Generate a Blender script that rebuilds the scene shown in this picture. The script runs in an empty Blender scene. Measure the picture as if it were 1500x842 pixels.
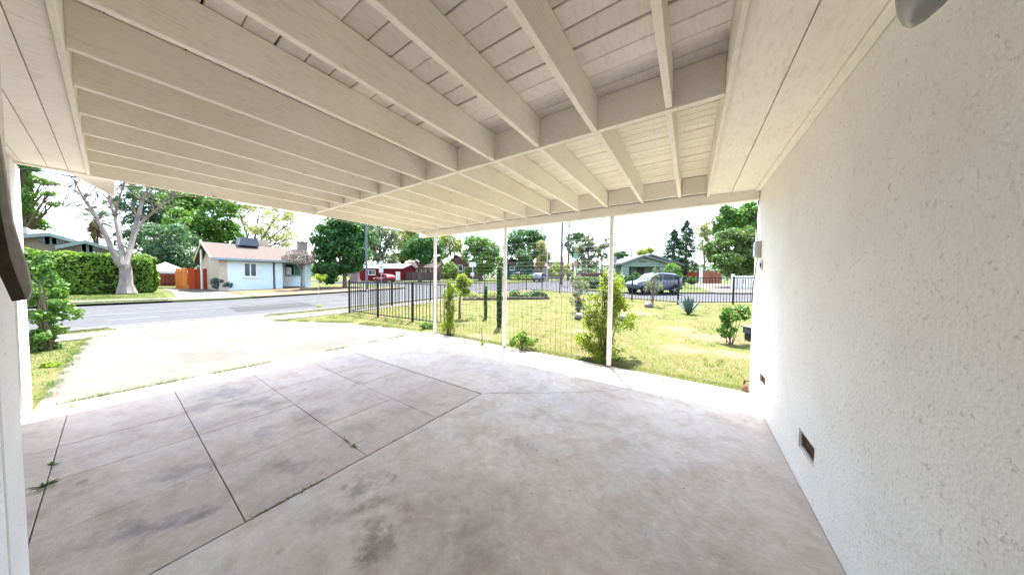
import bpy, bmesh, math, random
import numpy as np
from mathutils import Vector, Matrix, noise
rnd = random.Random(7)
PI = math.pi
scn = bpy.context.scene
COL = scn.collection

# ------------------------------------------------------------------ camera, sky, sun, exposure
CAM_H = 1.5
RX = np.array([[0.83148, 0.55543, 0.01126], [-0.02995, 0.02457, 0.99925], [-0.55475, 0.83117, -0.03690]])
q = RX.copy()
q[0] /= np.linalg.norm(q[0]); q[2] -= q[0] * (q[0] @ q[2]); q[2] /= np.linalg.norm(q[2]); q[1] = np.cross(q[2], q[0]) * -1
if q[1][2] < 0: q[1] *= -1
RX = q
FPX = 392.577
cd = bpy.data.cameras.new('camera'); cam = bpy.data.objects.new('camera', cd); COL.objects.link(cam)
cd.sensor_width = 36; cd.lens = FPX / 1500 * 36; cd.clip_start = 0.02; cd.clip_end = 3000
m = Matrix.Identity(4)
for i in range(3):
    m[i][0], m[i][1], m[i][2] = RX[0][i], RX[1][i], -RX[2][i]
m[2][3] = CAM_H
cam.matrix_world = m
scn.camera = cam

SUN_EL, SUN_AZ = math.radians(68.5), math.atan2(-0.52, 0.854)      # azimuth measured from +Y towards +X
to_sun = Vector((math.sin(SUN_AZ) * math.cos(SUN_EL), math.cos(SUN_AZ) * math.cos(SUN_EL), math.sin(SUN_EL)))
sd = bpy.data.lights.new('sun', 'SUN'); sun = bpy.data.objects.new('sun', sd); COL.objects.link(sun)
sd.energy = 3.7; sd.angle = math.radians(0.5); sd.color = (1, .96, .9)
sun.rotation_euler = to_sun.to_track_quat('Z', 'Y').to_euler()
scn.view_settings.view_transform = 'Standard'; scn.view_settings.look = 'None'
scn.view_settings.exposure = 3.14; scn.view_settings.gamma = 1
scn.view_settings.use_curve_mapping = False
scn.cycles.diffuse_bounces = 8; scn.cycles.max_bounces = 14; scn.cycles.transparent_max_bounces = 12


class NT:
    """small helper round a node tree"""
    def __init__(s, nt): s.t = nt; s.n = nt.nodes; s.l = nt.links
    def new(s, typ, **kw):
        n = s.n.new(typ)
        for k, v in kw.items():
            if k == 'ins':
                for a, b in v.items():
                    if hasattr(b, 'is_linked'): s.l.new(b, n.inputs[a])
                    else: n.inputs[a].default_value = b
            else: setattr(n, k, v)
        return n
    def math(s, op, a, b=0.0, c=0.0, clamp=False):
        n = s.new('ShaderNodeMath', operation=op, use_clamp=clamp, ins={0: a, 1: b, 2: c}); return n.outputs[0]
    def noise(s, vec, scale, detail=4, rough=.55, dist=0.0):
        return s.new('ShaderNodeTexNoise', ins={'Vector': vec, 'Scale': scale, 'Detail': detail, 'Roughness': rough, 'Distortion': dist}).outputs['Fac']
    def ramp(s, fac, stops):
        n = s.new('ShaderNodeValToRGB', ins={0: fac}); e = n.color_ramp.elements
        while len(e) < len(stops): e.new(.5)
        for x, (p, c) in zip(e, stops):
            x.position = p; x.color = (*c, 1) if len(c) == 3 else c
        return n.outputs[0]
    def mix(s, fac, a, b, blend='MIX'):
        n = s.new('ShaderNodeMix', data_type='RGBA', blend_type=blend)
        for k, v in ((0, fac), (6, a), (7, b)):
            if hasattr(v, 'is_linked'): s.l.new(v, n.inputs[k])
            else: n.inputs[k].default_value = v if k == 0 else ((*v, 1) if len(v) == 3 else v)
        return n.outputs[2]
    def rng(s, v, a, b, c=0.0, d=1.0):
        return s.new('ShaderNodeMapRange', ins={0: v, 1: a, 2: b, 3: c, 4: d}).outputs[0]


w = bpy.data.worlds.new('World'); scn.world = w; w.use_nodes = True
N = NT(w.node_tree); bg = N.n['Background']
sky = N.new('ShaderNodeTexSky', sky_type='NISHITA', sun_disc=False, sun_elevation=SUN_EL, sun_rotation=SUN_AZ, air_density=1.0, dust_density=1.2, ozone_density=1.0)
tc = N.new('ShaderNodeTexCoord').outputs['Generated']
sx = N.new('ShaderNodeSeparateXYZ', ins={0: tc})
zz = N.math('MAXIMUM', sx.outputs[2], .04)
cv = N.new('ShaderNodeCombineXYZ', ins={0: N.math('DIVIDE', sx.outputs[0], zz), 1: N.math('DIVIDE', sx.outputs[1], zz), 2: 3.7}).outputs[0]
cl = N.noise(cv, .55, 7, .58, .4)
cf = N.rng(cl, .42, .72, 0.0, .75)
skyc = N.mix(cf, sky.outputs[0], (7.5, 7.7, 7.9))
N.l.new(skyc, bg.inputs[0]); bg.inputs[1].default_value = 0.105

# ------------------------------------------------------------------ terrain and placing
KX = [-1e4, 4, 9, 15, 22, 30, 45, 60, 120, 1e4]
KZ = [0, 0, .12, .31, .42, .52, .92, 1.08, 1.3, 1.3]
def tz(y): return float(np.interp(y, KX, KZ))
YAW = math.atan2(-RX[2][0], RX[2][1])
FW = np.array([-math.sin(YAW), math.cos(YAW)]); RT = np.array([math.cos(YAW), math.sin(YAW)])
def at(px, D):
    """ground position seen at picture column px of the photograph, D metres in front of the camera"""
    v = FW * D + RT * ((px - 750) / FPX * D); return float(v[0]), float(v[1])
def hz(px, py, D):
    """world height at column px, row py, D metres in front of the camera"""
    c = np.array([(px - 750) / FPX, -(py - 421) / FPX, 1.0]) @ RX
    return CAM_H + c[2] * D

# ------------------------------------------------------------------ materials
MATS = {}
def new_mat(name):
    mt = bpy.data.materials.new(name); mt.use_nodes = True
    return mt, NT(mt.node_tree), mt.node_tree.nodes['Principled BSDF']
def mat(name, c, c2=None, scale=6.0, rough=.7, bump=0.0, bscale=60.0, metal=0.0, rand=0.0, spec=.5, stretch=None):
    """painted / plain surface: two-tone noise in world space, optional per-object tint and fine relief"""
    if name in MATS: return MATS[name]
    mt, N, b = new_mat(name)
    pos = N.new('ShaderNodeNewGeometry').outputs['Position']
    if stretch:
        pos = N.new('ShaderNodeMapping', ins={'Vector': pos, 'Scale': stretch}).outputs[0]
    col = N.mix(N.rng(N.noise(pos, scale, 6, .6), .3, .7), c, c2 or tuple(x * .82 for x in c))
    if rand:
        r = N.new('ShaderNodeObjectInfo').outputs['Random']
        f = N.rng(r, 0, 1, 1 - rand, 1 + rand)
        cc = N.new('ShaderNodeCombineXYZ', ins={0: f, 1: f, 2: f}).outputs[0]
        col = N.mix(1.0, col, cc, 'MULTIPLY')
    N.l.new(col, b.inputs['Base Color'])
    b.inputs['Roughness'].default_value = rough; b.inputs['Metallic'].default_value = metal
    b.inputs['Specular IOR Level'].default_value = spec if rough < .7 else .08
    if bump:
        bn = N.new('ShaderNodeBump', ins={'Strength': bump, 'Distance': .01, 'Height': N.noise(pos, bscale, 5, .6)})
        N.l.new(bn.outputs[0], b.inputs['Normal'])
    MATS[name] = mt; return mt
def leaf_mat(name, c, c2, trans=.35):
    """leaves: every leaf its own tone between two greens, light passing through"""
    if name in MATS: return MATS[name]
    mt, N, b = new_mat(name)
    g = N.new('ShaderNodeNewGeometry')
    k = N.noise(g.outputs['Position'], .9, 3, .6)
    f = N.math('ADD', N.math('MULTIPLY', g.outputs['Random Per Island'], .6), N.rng(k, .3, .7, -.1, .5), clamp=True)
    col = N.mix(f, c, c2)
    N.l.new(col, b.inputs['Base Color']); b.inputs['Roughness'].default_value = .5; b.inputs['Specular IOR Level'].default_value = .3
    tr = N.new('ShaderNodeBsdfTranslucent', ins={'Color': N.mix(1.0, col, (1.15, 1.2, .55), 'MULTIPLY')})
    ms = N.new('ShaderNodeMixShader', ins={0: trans, 1: b.outputs[0], 2: tr.outputs[0]})
    N.l.new(ms.outputs[0], N.n['Material Output'].inputs[0])
    MATS[name] = mt; return mt
def paint_wood(name, c, dirt, rand=.05, dirtlo=.55, knots=0):
    """old white paint on rough-sawn boards: grain, yellowed and grey dirt, nail specks"""
    if name in MATS: return MATS[name]
    mt, N, b = new_mat(name)
    pos = N.new('ShaderNodeNewGeometry').outputs['Position']
    mp = N.new('ShaderNodeMapping', ins={'Vector': pos, 'Scale': (5, 1.2, 9)}).outputs[0]
    big = N.noise(pos, 1.1, 6, .62, .4)
    fine = N.noise(mp, 9, 8, .7, .3)
    col = N.mix(N.rng(big, dirtlo - .18, dirtlo + .22, 0, .75), c, dirt)
    col = N.mix(N.rng(fine, .5, .74, 0, .55), col, tuple(x * .72 for x in dirt))
    sp = N.new('ShaderNodeTexVoronoi', ins={'Vector': pos, 'Scale': 4.2, 'Randomness': 1.0}).outputs['Distance']
    col = N.mix(N.rng(sp, .020, .036, .8, 0), col, (.16, .12, .09))
    rn = N.noise(N.new('ShaderNodeMapping', ins={'Vector': pos, 'Scale': (1, .22, 3)}).outputs[0], 3.1, 7, .68, .7)
    col = N.mix(N.rng(rn, .60, .74, 0, .55), col, (dirt[0] * .78, dirt[1] * .68, dirt[2] * .52))
    kv = N.new('ShaderNodeTexVoronoi', ins={'Vector': N.new('ShaderNodeMapping', ins={'Vector': pos, 'Scale': (1.5, .9, 1.5)}).outputs[0], 'Scale': 1.7, 'Randomness': 1.0}); kk = N.new('ShaderNodeSeparateColor', ins={0: kv.outputs['Color']}).outputs[0]
    kd = N.math('DIVIDE', kv.outputs['Distance'], N.math('ADD', N.math('MULTIPLY', kk, .05), .012))
    col = N.mix(N.math('MULTIPLY', N.rng(kd, .5, 1.0, 1, 0), N.rng(kk, .45, .55, 0, .65)), col, (.30, .22, .15))
    r = N.new('ShaderNodeObjectInfo').outputs['Random']
    f = N.rng(r, 0, 1, 1 - rand * 2, 1.0)
    col = N.mix(1.0, col, N.new('ShaderNodeCombineXYZ', ins={0: f, 1: f, 2: f}).outputs[0], 'MULTIPLY')
    N.l.new(col, b.inputs['Base Color']); b.inputs['Roughness'].default_value = .62; b.inputs['Specular IOR Level'].default_value = .3
    bn = N.new('ShaderNodeBump', ins={'Strength': .35, 'Distance': .004, 'Height': fine})
    N.l.new(bn.outputs[0], b.inputs['Normal'])
    MATS[name] = mt; return mt
def concrete(name, c1, c2, c3, stains=(), rough=.6, speck=.5, rand=.03, grit=1.0):
    """worn concrete; stains = (x, y, rx, ry, angle, strength, colour): spills with a place of their own"""
    if name in MATS: return MATS[name]
    mt, N, b = new_mat(name)
    pos = N.new('ShaderNodeNewGeometry').outputs['Position']
    n1 = N.noise(pos, .85, 6, .6, .5); n2 = N.noise(pos, 3.2, 8, .66, .3); n3 = N.noise(pos, 34, 6, .7); n4 = N.noise(pos, 140, 3, .6)
    col = N.mix(N.rng(n1, .36, .64), c1, c2)
    col = N.mix(N.rng(n2, .46, .74, 0, .85), col, c3)
    col = N.mix(N.rng(n3, .56, .72, 0, .35 * speck), col, tuple(x * .45 for x in c3))
    col = N.mix(N.rng(n4, .6, .75, 0, .45 * speck), col, tuple(min(1, x * 1.5) for x in c1))
    n5 = N.noise(pos, 13, 9, .72, .6)
    col = N.mix(N.rng(n5, .42, .68, 0, .36 * grit), col, tuple(x * .72 for x in c3))
    col = N.mix(N.rng(n5, .46, .28, 0, .35 * grit), col, tuple(min(.9, x * 1.18) for x in c1))
    vs_ = N.new('ShaderNodeTexVoronoi', ins={'Vector': pos, 'Scale': 5.0, 'Randomness': 1.0}); pk = N.new('ShaderNodeSeparateColor', ins={0: vs_.outputs['Color']}).outputs[0]
    sz = N.math('MULTIPLY', N.math('POWER', pk, 5.0), .14)
    col = N.mix(N.math('MULTIPLY', N.math('LESS_THAN', vs_.outputs['Distance'], sz), .45), col, tuple(x * .5 for x in c3))
    wob = N.new('ShaderNodeTexNoise', ins={'Vector': pos, 'Scale': 2.6, 'Detail': 9.0, 'Roughness': .72}).outputs['Color']
    off = N.new('ShaderNodeVectorMath', operation='MULTIPLY_ADD', ins={0: wob, 1: (.9, .9, 0), 2: (-.45, -.45, 0)}).outputs[0]
    p2 = N.new('ShaderNodeVectorMath', operation='ADD', ins={0: pos, 1: off}).outputs[0]
    patch = N.rng(N.noise(pos, 6.0, 8, .66, .5), .36, .62, .25, 1.0)
    for (x, y, rx, ry, ang, st, sc) in stains:
        mp = N.new('ShaderNodeMapping', vector_type='TEXTURE', ins={'Vector': p2, 'Location': (x, y, 0), 'Rotation': (0, 0, ang), 'Scale': (rx, ry, 1e3)}).outputs[0]
        ln = N.new('ShaderNodeVectorMath', operation='LENGTH', ins={0: mp}).outputs['Value']
        f = N.math('MULTIPLY', N.rng(ln, .40, 1.10, st, 0), patch)
        col = N.mix(f, col, sc)
    r = N.new('ShaderNodeObjectInfo').outputs['Random']
    f = N.rng(r, 0, 1, 1 - rand, 1 + rand)
    col = N.mix(1.0, col, N.new('ShaderNodeCombineXYZ', ins={0: f, 1: f, 2: f}).outputs[0], 'MULTIPLY')
    N.l.new(col, b.inputs['Base Color'])
    N.l.new(N.rng(n2, .3, .7, rough - .1, rough + .15), b.inputs['Roughness']); b.inputs['Specular IOR Level'].default_value = .35 if rough < .65 else .06
    bn = N.new('ShaderNodeBump', ins={'Strength': .55, 'Distance': .005, 'Height': N.math('ADD', N.math('ADD', n3, n5), N.math('MULTIPLY', n4, .5))})
    N.l.new(bn.outputs[0], b.inputs['Normal'])
    MATS[name] = mt; return mt
def stucco(name, c, dark, pit=.5, scale=70):
    if name in MATS: return MATS[name]
    mt, N, b = new_mat(name)
    pos = N.new('ShaderNodeNewGeometry').outputs['Position']
    v = N.new('ShaderNodeTexVoronoi', ins={'Vector': pos, 'Scale': scale, 'Randomness': 1.0}).outputs['Distance']
    n = N.noise(pos, scale * .8, 6, .7, .6); n2 = N.noise(pos, 1.3, 5, .6); n3 = N.noise(pos, 26, 3, .6)
    m1 = N.math('MULTIPLY', N.rng(n, .56, .63, 0, 1), N.rng(n3, .38, .60, .15, 1))
    col = N.mix(N.rng(n2, .36, .66, 0, .8), c, (c[0] * .91, c[1] * .90, c[2] * .88))
    hz_ = N.new('ShaderNodeSeparateXYZ', ins={0: pos}).outputs[2]
    sm = N.math('MULTIPLY', N.rng(N.noise(pos, 2.4, 7, .7, .8), .50, .66, 0, .30), N.rng(hz_, .1, .9, 1, .35))
    col = N.mix(sm, col, (.60, .54, .47))
    col = N.mix(N.math('MULTIPLY', m1, pit), col, dark)
    N.l.new(col, b.inputs['Base Color']); b.inputs['Roughness'].default_value = .85; b.inputs['Specular IOR Level'].default_value = .2
    h = N.math('ADD', N.math('MULTIPLY', v, .6), N.math('MULTIPLY', n, 1.0))
    bn = N.new('ShaderNodeBump', ins={'Strength': .55, 'Distance': .010, 'Height': h})
    N.l.new(bn.outputs[0], b.inputs['Normal'])
    MATS[name] = mt; return mt
def glass_mat(name, c, rough=.08, spec=.3):
    if name in MATS: return MATS[name]
    mt, N, b = new_mat(name)
    b.inputs['Base Color'].default_value = (*c, 1); b.inputs['Roughness'].default_value = rough; b.inputs['Specular IOR Level'].default_value = spec
    MATS[name] = mt; return mt

WHITE = paint_wood('white_paint', (.90, .865, .79), (.78, .71, .60))
DECKP = paint_wood('deck_paint', (.87, .83, .80), (.72, .65, .59), rand=.09, dirtlo=.5)
CREAM = paint_wood('cream_paint', (.88, .85, .77), (.76, .70, .59), dirtlo=.62)
POSTP = paint_wood('post_paint', (.82, .81, .79), (.66, .60, .54), dirtlo=.66)
STUC = stucco('stucco_white', (.80, .79, .775), (.42, .39, .37), .7, 62)
ROOFD = mat('roof_felt', (.035, .03, .028), rough=.9)
BLACK = mat('black_iron', (.008, .008, .009), (.013, .013, .013), rough=.5, bump=.1, spec=.2)
STEEL = mat('wire_steel', (.05, .045, .04), rough=.6)
DARK = mat('dark_gap', (.02, .018, .016), rough=.9)
RUST = mat('rusty_screen', (.16, .09, .06), (.07, .05, .04), scale=25, rough=.8, bump=.3)
GALV = mat('galvanised_metal', (.42, .42, .42), (.33, .33, .34), rough=.45, metal=.5)
GREYB = mat('grey_box_paint', (.5, .48, .45), rough=.6)
BARK = mat('brown_bark', (.13, .095, .07), (.06, .045, .035), scale=7, rough=.95, bump=.8, bscale=22, stretch=(1, 1, .3))
PALEBARK = mat('pale_bark', (.25, .22, .205), (.12, .10, .09), scale=3, rough=.9, bump=.5, bscale=18, stretch=(1, 1, .4))
TWIG = mat('twig_bark', (.15, .11, .10), (.09, .065, .06), scale=9, rough=.95)

# ------------------------------------------------------------------ mesh helpers
class MB:
    def __init__(s): s.v = []; s.f = []; s.mi = []; s.k = 0
    def add(s, vs, fs):
        o = len(s.v); s.v += [tuple(v) for v in vs]; s.f += [tuple(i + o for i in f) for f in fs]; s.mi += [s.k] * len(fs); return s
    def box(s, x0, x1, y0, y1, z0, z1, rot=None):
        vs = [(x, y, z) for x in (x0, x1) for y in (y0, y1) for z in (z0, z1)]
        if rot:
            c = ((x0 + x1) / 2, (y0 + y1) / 2); a = rot
            vs = [(c[0] + (x - c[0]) * math.cos(a) - (y - c[1]) * math.sin(a), c[1] + (x - c[0]) * math.sin(a) + (y - c[1]) * math.cos(a), z) for x, y, z in vs]
        return s.add(vs, [(0, 1, 3, 2), (4, 6, 7, 5), (0, 4, 5, 1), (2, 3, 7, 6), (0, 2, 6, 4), (1, 5, 7, 3)])
    def bar(s, a, b, wd, ht, up=(0, 0, 1)):
        a, b = Vector(a), Vector(b); d = (b - a).normalized(); u = Vector(up)
        if abs(d.dot(u)) > .98: u = Vector((1, 0, 0))
        r = d.cross(u).normalized() * wd / 2; t = r.cross(d).normalized() * ht / 2
        vs = [p + i * r + j * t for p in (a, b) for i in (-1, 1) for j in (-1, 1)]
        return s.add(vs, [(0, 1, 3, 2), (4, 6, 7, 5), (0, 4, 5, 1), (2, 3, 7, 6), (0, 2, 6, 4), (1, 5, 7, 3)])
    def tube(s, pts, rad, n=6, cap=True):
        pts = [Vector(p) for p in pts]
        if not hasattr(rad, '__len__'): rad = [rad] * len(pts)
        vs = []; ref = None
        for i, p in enumerate(pts):
            d = (pts[min(i + 1, len(pts) - 1)] - pts[max(i - 1, 0)]).normalized()
            if ref is None: ref = Vector((1, 0, 0)) if abs(d.x) < .8 else Vector((0, 1, 0))
            a = (ref - d * ref.dot(d)).normalized(); ref = a; b = d.cross(a)
            vs += [p + (a * math.cos(t) + b * math.sin(t)) * rad[i] for t in (2 * PI * k / n for k in range(n))]
        fs = [(i * n + k, i * n + (k + 1) % n, (i + 1) * n + (k + 1) % n, (i + 1) * n + k) for i in range(len(pts) - 1) for k in range(n)]
        if cap: fs += [tuple(range(n - 1, -1, -1)), tuple(range((len(pts) - 1) * n, len(pts) * n))]
        return s.add(vs, fs)
    def prism(s, poly, axis, a, b):
        """poly in the two other axes (x,y / x,z / y,z), extruded along axis from a to b"""
        def P(u, t): return (t, u[0], u[1]) if axis == 'x' else (u[0], t, u[1]) if axis == 'y' else (u[0], u[1], t)
        n = len(poly)
        return s.add([P(u, a) for u in poly] + [P(u, b) for u in poly],
                     [tuple(range(n)), tuple(range(2 * n - 1, n - 1, -1))] + [(i, i + n, (i + 1) % n + n, (i + 1) % n) for i in range(n)])
    def lathe(s, prof, c=(0, 0, 0), n=16, axis='z'):
        vs = []
        for r, h in prof:
            for k in range(n):
                t = 2 * PI * k / n; u, v = r * math.cos(t), r * math.sin(t)
                vs.append((c[0] + u, c[1] + v, c[2] + h) if axis == 'z' else (c[0] + u, c[1] + h, c[2] + v) if axis == 'y' else (c[0] + h, c[1] + u, c[2] + v))
        m_ = len(prof)
        fs = [(i * n + k, i * n + (k + 1) % n, (i + 1) * n + (k + 1) % n, (i + 1) * n + k) for i in range(m_ - 1) for k in range(n)]
        fs += [tuple(range(n - 1, -1, -1)), tuple(range((m_ - 1) * n, m_ * n))]
        return s.add(vs, fs)
    def quad(s, a, b, c, d): return s.add([a, b, c, d], [(0, 1, 2, 3)])
    def mesh(s, name, mats, smooth=False):
        me = bpy.data.meshes.new(name); me.from_pydata(s.v, [], s.f)
        for x in (mats if isinstance(mats, (list, tuple)) else [mats]): me.materials.append(x)
        if any(s.mi): me.polygons.foreach_set('material_index', s.mi)
        bm = bmesh.new(); bm.from_mesh(me); bmesh.ops.recalc_face_normals(bm, faces=bm.faces); bm.to_mesh(me); bm.free()
        if smooth:
            me.polygons.foreach_set('use_smooth', [True] * len(me.polygons))
            try: me.set_sharp_from_angle(angle=math.radians(42))
            except Exception: pass
        me.update(); return me
    def build(s, name, mats, parent=None, smooth=False, loc=None):
        return link(name, s.mesh(name, mats, smooth), parent, loc)
def link(name, me, parent=None, loc=None, rz=0):
    o = bpy.data.objects.new(name, me); COL.objects.link(o)
    if parent: o.parent = parent
    if loc: o.location = loc
    if rz: o.rotation_euler.z = rz
    return o
def tag(o, label=None, cat=None, group=None, kind=None):
    if label: o['label'] = label
    if cat: o['category'] = cat
    if group: o['group'] = group
    if kind: o['kind'] = kind
    return o
def thing(name, label, cat, loc=(0, 0, 0), rz=0, group=None):
    o = bpy.data.objects.new(name, None); COL.objects.link(o); o.location = loc; o.rotation_euler.z = rz
    o.empty_display_size = .2
    return tag(o, label, cat, group)
def bevel(o, wd=.004, seg=1):
    md = o.modifiers.new('bevel', 'BEVEL'); md.width = wd; md.segments = seg; md.limit_method = 'ANGLE'; return o
def copy_tree(o, parent=None):
    c = o.copy(); COL.objects.link(c)
    if parent: c.parent = parent
    for ch in list(o.children): copy_tree(ch, c)
    return c

def leaf_mesh(name, P, Nn, L, W, mt, seed=0, jit=.7, droop=0.0):
    """one small rhombic leaf per point; L, W may be arrays"""
    r = np.random.default_rng(seed); n = len(P); P = np.asarray(P, float); Nn = np.asarray(Nn, float)
    Nn = Nn + r.normal(0, jit, (n, 3)); Nn /= np.linalg.norm(Nn, axis=1)[:, None] + 1e-9
    A = r.normal(0, 1, (n, 3)); A[:, 2] -= droop; A -= Nn * np.sum(A * Nn, 1)[:, None]; A /= np.linalg.norm(A, axis=1)[:, None] + 1e-9
    B = np.cross(Nn, A); s = r.uniform(.65, 1.3, (n, 1)); L = np.asarray(L).reshape(-1, 1) * s / 2; W = np.asarray(W).reshape(-1, 1) * s / 2
    V = np.empty((n, 4, 3)); V[:, 0] = P - A * L; V[:, 1] = P + B * W + A * L * .15; V[:, 2] = P + A * L; V[:, 3] = P - B * W + A * L * .15
    return quads(name, V.reshape(-1, 3), mt)
def quads(name, V, mt, per=4):
    n = len(V) // per; me = bpy.data.meshes.new(name)
    me.vertices.add(len(V)); me.vertices.foreach_set('co', np.asarray(V, np.float32).ravel())
    me.loops.add(len(V)); me.loops.foreach_set('vertex_index', np.arange(len(V), dtype=np.int32))
    me.polygons.add(n); me.polygons.foreach_set('loop_start', np.arange(0, len(V), per, dtype=np.int32))
    try: me.polygons.foreach_set('loop_total', np.full(n, per, dtype=np.int32))
    except Exception: pass
    me.update(calc_edges=True); me.materials.append(mt); return me
def crown_pts(blobs, n, seed, sub=14, subr=.36, shell=.55, up=.25, fill=0.0):
    """points and normals of leaves: each blob (x,y,z,rx,ry,rz) gets sub clumps near its surface, leaves on the clumps"""
    r = np.random.default_rng(seed); vol = np.array([b[3] * b[4] * b[5] for b in blobs]) ** .75; vol /= vol.sum()
    PP, NN = [], []
    for b, v in zip(blobs, vol):
        c, R3 = np.array(b[:3]), np.array(b[3:6])
        d = r.normal(0, 1, (sub, 3)); d /= np.linalg.norm(d, axis=1)[:, None]
        cc = d * (r.uniform(shell, 1.0, (sub, 1)) ** .6) * .82
        rr = r.uniform(.6, 1.25, sub) * subr
        k = max(8, int(n * v)); idx = r.integers(0, sub, k)
        e = r.normal(0, 1, (k, 3)); e[:, 2] += up; e /= np.linalg.norm(e, axis=1)[:, None]
        rad = rr[idx][:, None] * (r.uniform(.25, 1.0, (k, 1)) ** .45)
        p = cc[idx] + e * rad
        g = r.uniform(0, 1, k) < fill; d2 = r.normal(0, 1, (k, 3)); d2 /= np.linalg.norm(d2, axis=1)[:, None]; p[g] = (d2 * r.uniform(.1, 1, (k, 1)) ** .5 * .95)[g]
        PP.append(c + p * R3); NN.append(e)
    return np.concatenate(PP), np.concatenate(NN)
def bez(a, b, bend, n=5):
    a, b = Vector(a), Vector(b); mid = (a + b) / 2 + Vector(bend)
    return [a * (1 - t) ** 2 + mid * 2 * t * (1 - t) + b * t * t for t in (i / n for i in range(n + 1))]
def tree(name, label, cat, loc, trunk_r, fork, blobs, n, leaf, mt, bark=None, seed=1, sub=14, subr=.36, jit=.7, droop=0.0, group=None, shell=.55, limbs=True, aspect=.6):
    """blobs are relative to the foot; trunk up to height fork, a limb to each blob"""
    t = thing(name, label, cat, loc, group=group); r = random.Random(seed); mb = MB()
    top = Vector((r.uniform(-.1, .1) * fork * .3, r.uniform(-.1, .1) * fork * .3, fork))
    pts = bez((0, 0, -.1), top, (r.uniform(-.05, .05) * fork, r.uniform(-.05, .05) * fork, 0), 5)
    mb.tube(pts, [trunk_r * (1.35 if i == 0 else 1.1 - .09 * i) for i in range(6)], 8)
    if limbs:
        for b in blobs:
            c = Vector(b[:3]) + Vector((0, 0, b[5] * .25))
            mb.tube(bez(top - Vector((0, 0, trunk_r)), c, (r.uniform(-.2, .2), r.uniform(-.2, .2), (c.z - top.z) * .12), 5), [trunk_r * .62 * (1 - .15 * i) for i in range(6)], 6)
            for _ in range(4):
                e = c + Vector((r.uniform(-1, 1) * b[3], r.uniform(-1, 1) * b[4], r.uniform(-.4, .8) * b[5])) * .75
                s_ = top.lerp(c, r.uniform(.45, .95)); mb.tube(bez(s_, e, (0, 0, .1 * b[5]), 3), [trunk_r * .25 * (1 - .25 * i) for i in range(4)], 5)
    mb.build('trunk', bark or BARK, t, True)
    P, Nn = crown_pts(blobs, int(n * 1.5), seed, int(sub * 1.4), subr * 1.05, shell, .25, .3)
    link('crown', leaf_mesh('crown', P, Nn, leaf, leaf * aspect, mt, seed, jit, droop), t)
    return t

# ------------------------------------------------------------------ the setting: ground, roads, blocks
def terr_poly(name, pts, off, mt, depth=0.0, step=2.0, parent=None, fine=None):
    """flat-outlined sheet that follows the terrain; depth > 0 adds a skirt down"""
    bm = bmesh.new(); bm.faces.new([bm.verts.new((x, y, 0)) for x, y in pts])
    ys = [p[1] for p in pts]; lo, hi = min(ys), max(ys)
    cuts = [y for y in (KX[1:-1] + list(np.arange(4, 46, step))) if lo < y < hi]
    for y in cuts:
        g = bm.verts[:] + bm.edges[:] + bm.faces[:]
        bmesh.ops.bisect_plane(bm, geom=g, plane_co=(0, y, 0), plane_no=(0, 1, 0))
    for v in bm.verts: v.co.z = tz(v.co.y) + off
    bmesh.ops.recalc_face_normals(bm, faces=bm.faces)
    if sum(f.normal.z for f in bm.faces) < 0: bmesh.ops.reverse_faces(bm, faces=bm.faces)
    if depth:
        ed = [e for e in bm.edges if len(e.link_faces) == 1]
        r = bmesh.ops.extrude_edge_only(bm, edges=ed)
        for v in r['geom']:
            if isinstance(v, bmesh.types.BMVert): v.co.z -= depth
        bmesh.ops.recalc_face_normals(bm, faces=bm.faces)
        fz = [f for f in bm.faces if abs(f.normal.z) > .5]
        if sum(f.normal.z for f in fz) < 0: bmesh.ops.reverse_faces(bm, faces=bm.faces)
    me = bpy.data.meshes.new(name); bm.to_mesh(me); bm.free(); me.materials.append(mt)
    return link(name, me, parent)
def soil(name, c1, c2, c3, sc=1.0, bare=(), bc=(0, 0, 0)):
    mt, N, b = new_mat(name)
    pos = N.new('ShaderNodeNewGeometry').outputs['Position']
    a = N.noise(pos, .45 * sc, 6, .62, .6); d = N.noise(pos, 3.0 * sc, 7, .7); e = N.noise(pos, 45, 5, .75)
    col = N.mix(N.rng(a, .40, .62), c1, c2); col = N.mix(N.rng(d, .48, .68, 0, .9), col, c3)
    for (x, y, rx, ry) in bare:
        p2 = N.new('ShaderNodeVectorMath', operation='MULTIPLY_ADD', ins={0: N.new('ShaderNodeTexNoise', ins={'Vector': pos, 'Scale': 1.6, 'Detail': 6.0}).outputs['Color'], 1: (1.0, 1.0, 0), 2: pos}).outputs[0]
        mp = N.new('ShaderNodeMapping', vector_type='TEXTURE', ins={'Vector': p2, 'Location': (x + .5, y + .5, 0), 'Scale': (rx, ry, 1e3)}).outputs[0]
        col = N.mix(N.rng(N.new('ShaderNodeVectorMath', operation='LENGTH', ins={0: mp}).outputs['Value'], .5, 1.2, .9, 0), col, bc)
    col = N.mix(N.rng(e, .45, .75, 0, .5), col, tuple(x * .5 for x in c1))
    N.l.new(col, b.inputs['Base Color']); b.inputs['Roughness'].default_value = .95; b.inputs['Specular IOR Level'].default_value = .1
    bn = N.new('ShaderNodeBump', ins={'Strength': .8, 'Distance': .03, 'Height': e}); N.l.new(bn.outputs[0], b.inputs['Normal'])
    return mt
BARE = [(*at(1045, 6.6), .75, .55), (*at(1078, 5.2), .5, .4), (*at(1000, 5.6), .55, .35), (*at(990, 7.6), .45, .4), (*at(860, 7.2), .5, .35), (*at(700, 6.6), .6, .4), (*at(930, 10.5), .9, .5)]
LAWN = soil('lawn_soil', (.070, .082, .020), (.088, .080, .027), (.12, .095, .052), bare=BARE, bc=(.125, .092, .062))
FARG = soil('far_verge', (.05, .075, .018), (.065, .075, .02), (.10, .085, .04))
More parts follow.
